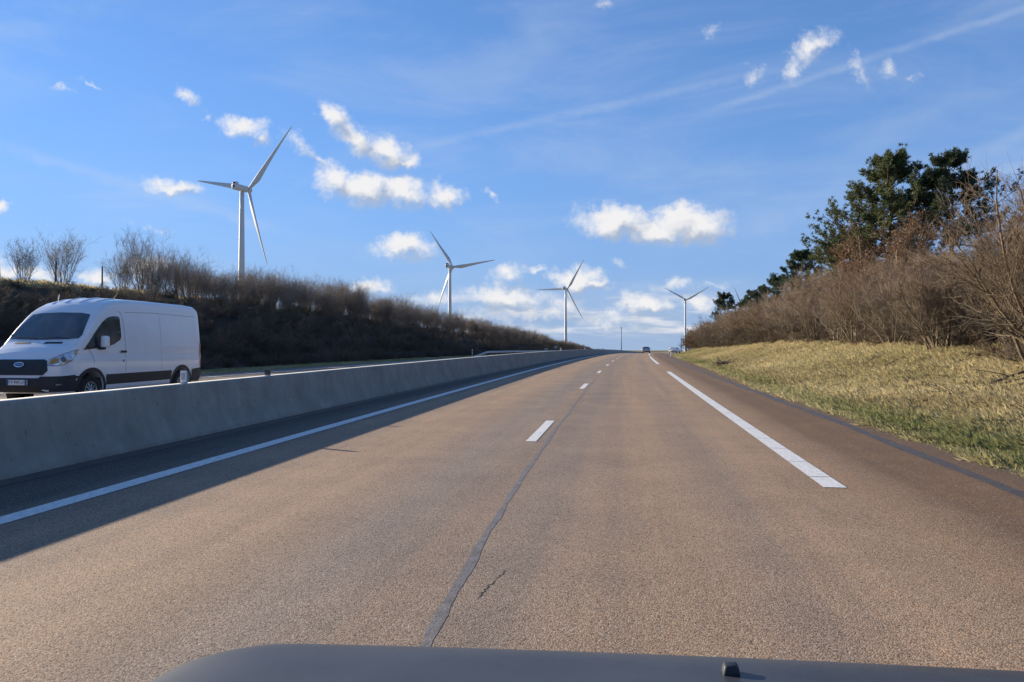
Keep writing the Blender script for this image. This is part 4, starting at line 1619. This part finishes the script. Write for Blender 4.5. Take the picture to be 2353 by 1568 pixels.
def build_van():
    X_FW, X_RW = 4.62, 1.00
    top = I([(0, 2.36), (.06, 2.46), (.2, 2.525), (.6, 2.55), (2.2, 2.565), (3.2, 2.555), (3.6, 2.52), (3.9, 2.445), (4.12, 2.34), (4.30, 2.205), (4.42, 2.09), (4.60, 1.91), (4.80, 1.70), (4.96, 1.53), (5.03, 1.47),
             (5.15, 1.41), (5.32, 1.32), (5.46, 1.22), (5.55, 1.12), (5.61, 1.00), (5.65, .82), (5.66, .72)])
    bot = I([(0, .42), (.1, .36), (5.2, .30), (5.5, .32), (5.62, .38), (5.66, .45)])
    wid = I([(.28, .95), (.40, .985), (.60, 1.005), (.80, 1.022), (.98, 1.032), (1.08, 1.030), (1.13, 1.012), (1.20, 1.010), (1.32, 1.016), (1.42, 1.004), (1.7, .985), (2.0, .955), (2.25, .925), (2.5, .90)])
    kx = I([(0, .955), (.05, .975), (.25, .99), (1.2, 1.0), (4.7, 1.0), (4.95, .985), (5.15, .962), (5.32, .925), (5.45, .875), (5.55, .80), (5.62, .68), (5.66, .48)])
    rc = I([(0, .14), (3.6, .18), (4.1, .17), (4.3, .12), (4.95, .10), (5.1, .14), (5.5, .18), (5.66, .12)])
    crown = I([(0, .03), (3.8, .06), (4.3, .06), (5.0, .05), (5.66, .05)])
    xs = np.concatenate([[0, .03, .06, .12, .2, .35], np.linspace(.5, 3.5, 16), np.linspace(3.6, 4.9, 22), np.linspace(4.94, 5.66, 26)])
    body = loft_body('body', xs, top, bot, wid, kx, rc, crown, 22)
    sh = Shell(body)
    root = empty('white_van', (0, 0, 0))
    bo = link('body', body, M['van_white'], root)
    # wheel arches cut out of the body
    cutters = []
    for x in (X_FW, X_RW):
        bm = bmesh.new()
        bmesh.ops.create_cone(bm, cap_ends=True, segments=40, radius1=.43, radius2=.43, depth=3.0, matrix=Matrix.Translation((x, 0, .35)) @ Matrix.Rotation(math.pi / 2, 4, 'X'))
        me = bpy.data.meshes.new('cut')
        bm.to_mesh(me)
        bm.free()
        c = bpy.data.objects.new('cut', me)
        col.objects.link(c)
        md = bo.modifiers.new('b', 'BOOLEAN')
        md.object = c
        md.operation = 'DIFFERENCE'
        md.solver = 'EXACT'
        cutters.append(c)
    bpy.context.view_layer.update()
    dg = bpy.context.evaluated_depsgraph_get()
    nm = bpy.data.meshes.new_from_object(bo.evaluated_get(dg))
    bo.modifiers.clear()
    if len(nm.polygons) > 500:
        bo.data = nm
        if len(nm.materials) == 0:
            nm.materials.append(M['van_white'])
    for c in cutters:
        me = c.data
        bpy.data.objects.remove(c)
        bpy.data.meshes.remove(me)
    LEFT, RIGHT, FRONT = (0, 1, 0), (0, -1, 0), (1, 0, 0)
    # for LEFT the h axis is -x
    side = lambda poly: [(-x, z) for x, z in poly]

    def both(name, poly, mm, off=.006, cell=.06, parent=root):
        link(name, sh.lay(name, side(poly), LEFT, off, cell), M[mm], parent)
        link(name, sh.lay(name, side(poly), LEFT, off, cell, mirror=True), M[mm], parent)
    ws = [(-.90, 1.525), (-.93, 1.60), (-.83, 1.92), (-.77, 2.09), (-.55, 2.125), (0, 2.14), (.55, 2.125), (.77, 2.09), (.83, 1.92), (.93, 1.60), (.90, 1.525), (.5, 1.50), (0, 1.49), (-.5, 1.50)]
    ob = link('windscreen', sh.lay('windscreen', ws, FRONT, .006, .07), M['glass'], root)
    win = [(4.90, 1.265), (4.72, 1.44), (4.45, 1.71), (4.22, 1.91), (4.02, 2.03), (3.84, 2.07), (3.62, 2.075), (3.575, 2.03), (3.56, 1.60), (3.60, 1.51), (3.85, 1.40), (4.10, 1.345), (4.4, 1.315)]
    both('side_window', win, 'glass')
    # black trim
    both('side_cladding', [(1.50, .49), (4.10, .46), (4.13, .70), (1.48, .73)], 'black_plastic', .010)
    both('rear_bumper', [(.02, .40), (.50, .40), (.50, .56), (.50, .74), (.02, .78)], 'black_plastic', .014)
    for x in (X_FW, X_RW):
        a = np.linspace(R(-8), R(188), 22)
        poly = [(x + .435 * math.cos(t_), .35 + .435 * math.sin(t_)) for t_ in a] + [(x + .52 * math.cos(t_), .35 + .52 * math.sin(t_)) for t_ in a[::-1]]
        both('arch_trim', poly, 'black_plastic', .012, .08)
    link('arch_liner', box_mesh('arch_liner', 5.0, 1.5, .5, 2.9, 0, .62), M['black_plastic'], root)
    # nose
    fb = [(-1.0, .36), (-1.02, .60), (-.98, .70), (-.55, .695), (-.5, .66), (.5, .66), (.55, .695), (.98, .70), (1.02, .60), (1.0, .36)]
    link('front_bumper', sh.lay('front_bumper', fb, FRONT, .016, .07), M['black_plastic'], root)
    both('front_bumper_corner', [(5.05, .36), (5.60, .36), (5.60, .69), (5.12, .72)], 'black_plastic', .015)
    gr = [(-.60, .72), (-.70, .82), (-.66, 1.02), (-.58, 1.06), (.58, 1.06), (.66, 1.02), (.70, .82), (.60, .72)]
    go = link('grille', sh.lay('grille', gr, FRONT, .012, .06), M['black_plastic'], root)
    for z in (.80, .88, .96):
        link('grille_bar', sh.lay('grille_bar', [(-.6, z), (.6, z), (.6, z + .022), (-.6, z + .022)], FRONT, .020, .06), M['black_plastic'], go)
    link('grille_trim', sh.lay('grille_trim', [(-.60, 1.055), (.60, 1.055), (.60, 1.075), (-.60, 1.075)], FRONT, .018, .06), M['chrome'], go)
    a = np.linspace(0, 2 * math.pi, 28, endpoint=False)
    em = link('emblem', sh.lay('emblem', [(.125 * math.cos(t_), .945 + .052 * math.sin(t_)) for t_ in a], FRONT, .030, .05), M['chrome'], root)
    link('emblem_field', sh.lay('emblem_field', [(.108 * math.cos(t_), .945 + .040 * math.sin(t_)) for t_ in a], FRONT, .034, .05), M['emblem_blue'], em)
    # a fine script stroke across the oval
    t_ = np.linspace(-.075, .075, 18)
    up_ = [(x, .945 + .016 * math.sin(x * 95) + .004) for x in t_]
    dn_ = [(x, .945 + .016 * math.sin(x * 95) - .004) for x in t_[::-1]]
    link('emblem_script', sh.lay('emblem_script', up_ + dn_, FRONT, .037, .05), M['chrome'], em)
    # headlamps, seen from the front corner
    dh = Vector((math.cos(R(42)), math.sin(R(42)), 0))
    hv = Vector((-dh.y, dh.x, 0))

    def hx(x, y):
        return hv.x * x + hv.y * y
    # outline given by approximate body points (x, y, z)
    hp = [(5.60, .66, 1.00), (5.57, .72, 1.07), (5.44, .86, 1.15), (5.22, .99, 1.235), (5.06, 1.01, 1.27), (5.14, 1.0, 1.14), (5.24, .97, 1.02), (5.38, .91, .955), (5.52, .79, .93), (5.59, .68, .94)]
    hl = [(hx(x, y), z) for x, y, z in hp]
    ap = [(5.585, .69, .97), (5.56, .74, 1.055), (5.50, .81, 1.09), (5.45, .85, 1.06), (5.46, .84, .985), (5.55, .76, .955)]
    al = [(hx(x, y), z) for x, y, z in ap]
    rim_ = [((x - hl[0][0]) * 1, z) for x, z in hl]
    cxm = sum(p[0] for p in hl) / len(hl)
    czm = sum(p[1] for p in hl) / len(hl)
    big = [(cxm + (p[0] - cxm) * 1.05, czm + (p[1] - czm) * 1.09) for p in hl]
    prj = [(cxm + .02 + .055 * math.cos(q), czm - .01 + .055 * math.sin(q)) for q in a]
    for mir in (False, True):
        hd = link('headlight', sh.lay('headlight', big, dh, .006, .05, mirror=mir), M['black_plastic'], root)
        link('lens', sh.lay('lens', hl, dh, .010, .05, mirror=mir), M['lamp_lens'], hd)
        link('indicator', sh.lay('indicator', al, dh, .014, .05, mirror=mir), M['amber'], hd)
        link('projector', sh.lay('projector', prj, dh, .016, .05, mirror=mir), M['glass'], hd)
    # fog lamp streak
    both('fog_lamp', [(5.42, .50), (5.52, .50), (5.52, .53), (5.42, .53)], 'chrome', .024)
    # number plate
    pl = link('number_plate', box_mesh('number_plate', .02, .52, .115, 5.70, 0, .565, .004), M['plate'], root)
    link('plate_band', box_mesh('plate_band', .004, .045, .11, 5.712, .232, .565), M['plate_blue'], pl)
    link('plate_band', box_mesh('plate_band', .004, .045, .11, 5.712, -.232, .565), M['plate_blue'], pl)
    tcv = bpy.data.curves.new('registration', 'FONT')
    tcv.body = 'FY 949 LF'
    tcv.size = .098
    tcv.align_x = 'CENTER'
    tcv.align_y = 'CENTER'
    to = bpy.data.objects.new('registration', tcv)
    col.objects.link(to)
    bpy.context.view_layer.update()
    tm = bpy.data.meshes.new_from_object(to.evaluated_get(bpy.context.evaluated_depsgraph_get()))
    bpy.data.objects.remove(to)
    link('registration', tm, M['plate_text'], pl, (5.7125, 0, .565), (R(90), 0, R(90)))
    # bonnet vents, wipers, scuttle
    for y0, y1 in ((.18, .62), (-.62, -.18)):
        up_dir = None
        link('bonnet_vent', sh.lay('bonnet_vent', [(y0, 1.405), (y1, 1.405), (y1 - .02, 1.445), (y0 + .02, 1.445)], FRONT, .006, .06), M['black_plastic'], root)
    g = Geo()
    for y0, y1 in ((-.75, -.05), (.05, .78)):
        g.tube([(5.04, y0, 1.535), (5.03, (y0 + y1) / 2, 1.55), (5.05, y1, 1.525)], .012, 5)
    link('wiper', g.mesh('wiper', True), M['black_plastic'], root)
    # door handle, keyhole, fuel flap, seams
    both('door_handle', [(3.40, 1.205), (3.62, 1.205), (3.62, 1.255), (3.40, 1.255)], 'black_plastic', .028)
    both('door_lock', [(3.50, .985), (3.545, .985), (3.545, 1.035), (3.50, 1.035)], 'black_plastic', .010)

    def seam(pts, wd=.010):
        pts = np.array(pts, float)
        d = np.gradient(pts, axis=0)
        d /= np.linalg.norm(d, axis=1, keepdims=True)
        nn = np.stack([-d[:, 1], d[:, 0]], 1) * wd / 2
        both('door_seam', [tuple(p) for p in np.concatenate([pts + nn, (pts - nn)[::-1]])], 'black_plastic', .003, .12)
    seam([(3.42, .75), (3.42, 1.2), (3.43, 1.7), (3.46, 2.05), (3.52, 2.16), (3.62, 2.20)])
    seam([(4.55, .95), (4.60, 1.15), (4.75, 1.30)])
    seam([(3.36, 2.18), (2.2, 2.22), (.2, 2.20)], .008)
    seam([(1.95, .75), (1.95, 1.5), (1.95, 2.14)], .006)
    # roof ribs over the cab and aerials
    for y in (-.55, -.2, .2, .55):
        g = Geo()
        pts = []
        for x in np.linspace(3.3, 4.02, 8):
            hit, nr, _, _ = sh.bvh.ray_cast(Vector((x, y, 5)), Vector((0, 0, -1)))
            pts.append(tuple(hit + Vector((0, 0, .004))))
        g.tube(pts, .014, 5)
        link('roof_rib', g.mesh('roof_rib', True), M['van_white'], root)
    g = Geo()
    g.tube([(3.35, .62, 2.50), (3.20, .63, 2.68)], [.008, .005], 5)
    link('aerial', g.mesh('aerial'), M['black_plastic'], root)
    g = Geo()
    g.tube([(3.9, -.5, 2.36), (3.85, -.5, 2.60)], [.008, .008], 5)
    link('aerial', g.mesh('aerial'), M['white_plastic'], root)
    # tail lamps wrap round the rear corners
    both('tail_light', [(.01, .82), (.075, .82), (.085, 1.45), (.02, 1.47)], 'red_lens', .014)
    # mirrors
    for sy in (1, -1):
        bm = bmesh.new()
        bmesh.ops.create_cube(bm, size=1)
        for v in bm.verts:
            v.co = Vector((v.co.x * (.15 if v.co.z < 0 else .12) + 4.36, (v.co.y * .17 + 1.16) * sy, v.co.z * .27 + 1.46))
        mi = link('mirror', bm_mesh('mirror', bm, True, .04, 3), M['van_white'], root)
        link('mirror_glass', box_mesh('mirror_glass', .012, .13, .21, 4.287, 1.16 * sy, 1.46, .004), M['chrome'], mi)
        g = Geo()
        g.tube([(4.42, .96 * sy, 1.335), (4.39, 1.06 * sy, 1.31), (4.36, 1.16 * sy, 1.33)], [.04, .04, .05], 8)
        link('mirror_arm', g.mesh('mirror_arm', True), M['black_plastic'], mi)
    for x in (X_FW, X_RW):
        for sy in (1, -1):
            wheel_parts(.345, .235, root, (x, .885 * sy, .345), sy)
    return root


van = build_van()
van.scale = (1.075, 1.075, 1.12)
van.location = (-14.45, 22.04, float(zr(19.3)) + OPP_UP + .004)
van.rotation_euler = (0, 0, R(-90))
tag(van, 'white high-roofed panel van driving past beyond the concrete barrier', 'van')


def small_car(name, paint, loc, rz, label, estate=False):
    top = I([(0, .78), (.05, .98), (.12, 1.05), (.25, 1.14), (.62, 1.41), (.95, 1.47), (1.7, 1.48), (2.3, 1.42), (3.05, 1.02), (3.3, .96), (3.9, .84), (4.15, .70), (4.22, .58)])
    bot = I([(0, .36), (.15, .24), (4.0, .22), (4.22, .34)])
    wid = I([(.2, .82), (.45, .89), (.75, .90), (.95, .88), (1.2, .78), (1.48, .66)])
    kx = I([(0, .90), (.1, .96), (.5, 1), (3.4, 1), (3.9, .93), (4.15, .78), (4.22, .60)])
    body = loft_body('body', np.concatenate([[0, .03, .06, .12, .2, .3], np.linspace(.42, 3.3, 26), np.linspace(3.4, 4.22, 12)]), top, bot, wid, kx,
                     I([(0, .08), (.5, .12), (4.2, .1)]), I([(0, .02), (4.2, .04)]), 14)
    sh = Shell(body)
    o = empty(name, loc, rz)
    link('body', body, M[paint], o)
    BACK, FRONT, LEFT = (-1, 0, 0), (1, 0, 0), (0, 1, 0)
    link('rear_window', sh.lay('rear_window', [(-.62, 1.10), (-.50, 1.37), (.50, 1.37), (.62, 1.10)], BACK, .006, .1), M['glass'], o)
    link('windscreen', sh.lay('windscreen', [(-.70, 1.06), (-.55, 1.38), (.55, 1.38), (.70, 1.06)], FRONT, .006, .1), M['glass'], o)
    link('rear_bumper', sh.lay('rear_bumper', [(-.78, .38), (-.80, .52), (.80, .52), (.78, .38)], BACK, .012, .1), M['black_plastic'], o)
    link('number_plate', sh.lay('number_plate', [(-.26, .66), (-.26, .77), (.26, .77), (.26, .66)], BACK, .014, .1), M['plate'], o)
    link('front_bumper', sh.lay('front_bumper', [(-.5, .36), (-.5, .52), (.5, .52), (.5, .36)], FRONT, .012, .1), M['black_plastic'], o)
    for mir in (False, True):
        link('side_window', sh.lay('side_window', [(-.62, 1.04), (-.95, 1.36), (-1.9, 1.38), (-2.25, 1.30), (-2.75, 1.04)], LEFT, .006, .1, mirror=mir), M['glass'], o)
        link('tail_light', sh.lay('tail_light', [(-.80, .80), (-.74, 1.02), (-.56, 1.02), (-.54, .82)], BACK, .010, .1, mirror=mir), M['red_lens'], o)
        link('headlight', sh.lay('headlight', [(-.72, .62), (-.74, .76), (-.44, .74), (-.46, .64)], FRONT, .010, .1, mirror=mir), M['lamp_lens'], o)
        s_ = -1 if mir else 1
        link('mirror', box_mesh('mirror', .10, .16, .12, 2.75, .95 * s_, 1.05, .03), M[paint], o)
        for x in (.78, 3.38):
            wheel_parts(.31, .20, o, (x, .79 * s_, .31), s_, 5)
    tag(o, label, 'car')
    return o


p = W(1.15, 165, .004)
small_car('silver_car', 'silver', (p.x, p.y, p.z), R(90 - 2.8), 'small silver car driving away over the crest of the road')
p = W(7.0, 184, .004)
small_car('white_car', 'van_white', (p.x, p.y, p.z), R(90 - 22), 'white car turned off to the slip lane behind the marker post')


# ------------------------------------------------------------------ the car the picture was taken from
def own_car():
    XC, HWD = .20, 1.03
    root = empty('grey_car', (XC, 1.2, 0))
    n, m = 61, 40
    u = np.linspace(-HWD, HWD, n)
    v = np.linspace(.72, 1.78, m)
    U, Vv = np.meshgrid(u, v)

    def zh(U, Vv):
        q = np.abs(U) / HWD
        z = 1.091 - .10 * Vv - 1.2 * np.maximum(Vv - 1.3, 0) ** 2
        z = z - .012 * q ** 2 + .018 * U - .16 * np.maximum(q - .83, 0) ** 2 * 6
        # raised shoulders of the bonnet pressing
        z = z + .0 * q
        return z
    Z = zh(U, Vv)
    # nose narrows in plan
    k_ = 1 - .04 * np.clip((Vv - 1.2) / .58, 0, 1) ** 2
    P = np.stack([U * k_, Vv - 1.2, Z], -1).reshape(-1, 3)
    i = np.arange(m - 1)[:, None]
    j = np.arange(n - 1)[None]
    a = i * n + j
    Q = np.stack([a, a + 1, a + n + 1, a + n], -1).reshape(-1, 4)
    link('bonnet', mesh_np('bonnet', P, Q, smooth=True), M['bonnet'], root)
    # wings and nose hang from the bonnet's rim
    rim = np.concatenate([P.reshape(m, n, 3)[:, 0], P.reshape(m, n, 3)[-1, 1:], P.reshape(m, n, 3)[::-1, -1][1:]])
    prof = [(0, 0, 1.0), (.02, -.015, 1), (.045, -.06, 1), (.055, -.25, 1), (.03, None, 1)]
    ctr = np.array([0, .0, 0])
    rows = []
    outv = rim - ctr
    outv[:, 2] = 0
    outv = norm(outv)
    for (o_, dz, _) in prof:
        r_ = rim + outv * o_
        r_[:, 2] = (rim[:, 2] + dz) if dz is not None else .32
        rows.append(r_ - np.array([0, 0, .006]))
    Vr = np.concatenate(rows)
    L_ = len(rim)
    Qr = [(r_ * L_ + c, r_ * L_ + c + 1, (r_ + 1) * L_ + c + 1, (r_ + 1) * L_ + c) for r_ in range(len(prof) - 1) for c in range(L_ - 1)]
    link('front_wing', mesh_np('front_wing', Vr, Qr, smooth=True), M['bonnet'], root)
    link('scuttle', box_mesh('scuttle', 1.5, .25, .05, 0, .62 - 1.2, 1.06, .01), M['black_plastic'], root)
    for (x, y) in ((-.022, 1.275),):
        zz = float(zh(np.array(x), np.array(y)))
        bm = bmesh.new()
        bmesh.ops.create_cube(bm, size=1)
        for w_ in bm.verts:
            f = .75 if w_.co.z > 0 else 1
            w_.co = Vector((w_.co.x * .030 * f + x, w_.co.y * .030 * f + y - 1.2, w_.co.z * .019 + zz + .007))
        link('washer_nozzle', bm_mesh('washer_nozzle', bm, True, .004, 2), M['black_plastic'], root)
    for sy in (-1, 1):
        w_ = wheel_parts(.34, .22, root, (.80 * sy, 1.35 - 1.2, .34), 1)
        w_.rotation_euler = (0, 0, R(-90) * sy)
    tag(root, 'dark grey car bonnet with a small black washer nozzle, just ahead of the viewer', 'car')


own_car()

# a scrap of litter in the verge
bm = bmesh.new()
bmesh.ops.create_icosphere(bm, subdivisions=2, radius=.04)
for v_ in bm.verts:
    v_.co = Vector((v_.co.x * random.uniform(.8, 1.3), v_.co.y * random.uniform(.7, 1.2), v_.co.z * random.uniform(.35, .7)))
o = link('paper_litter', bm_mesh('paper_litter', bm), M['white_plastic'], None, G(5.7, 14.6, .07))
tag(o, 'crumpled white scrap of litter in the grass verge', 'litter')
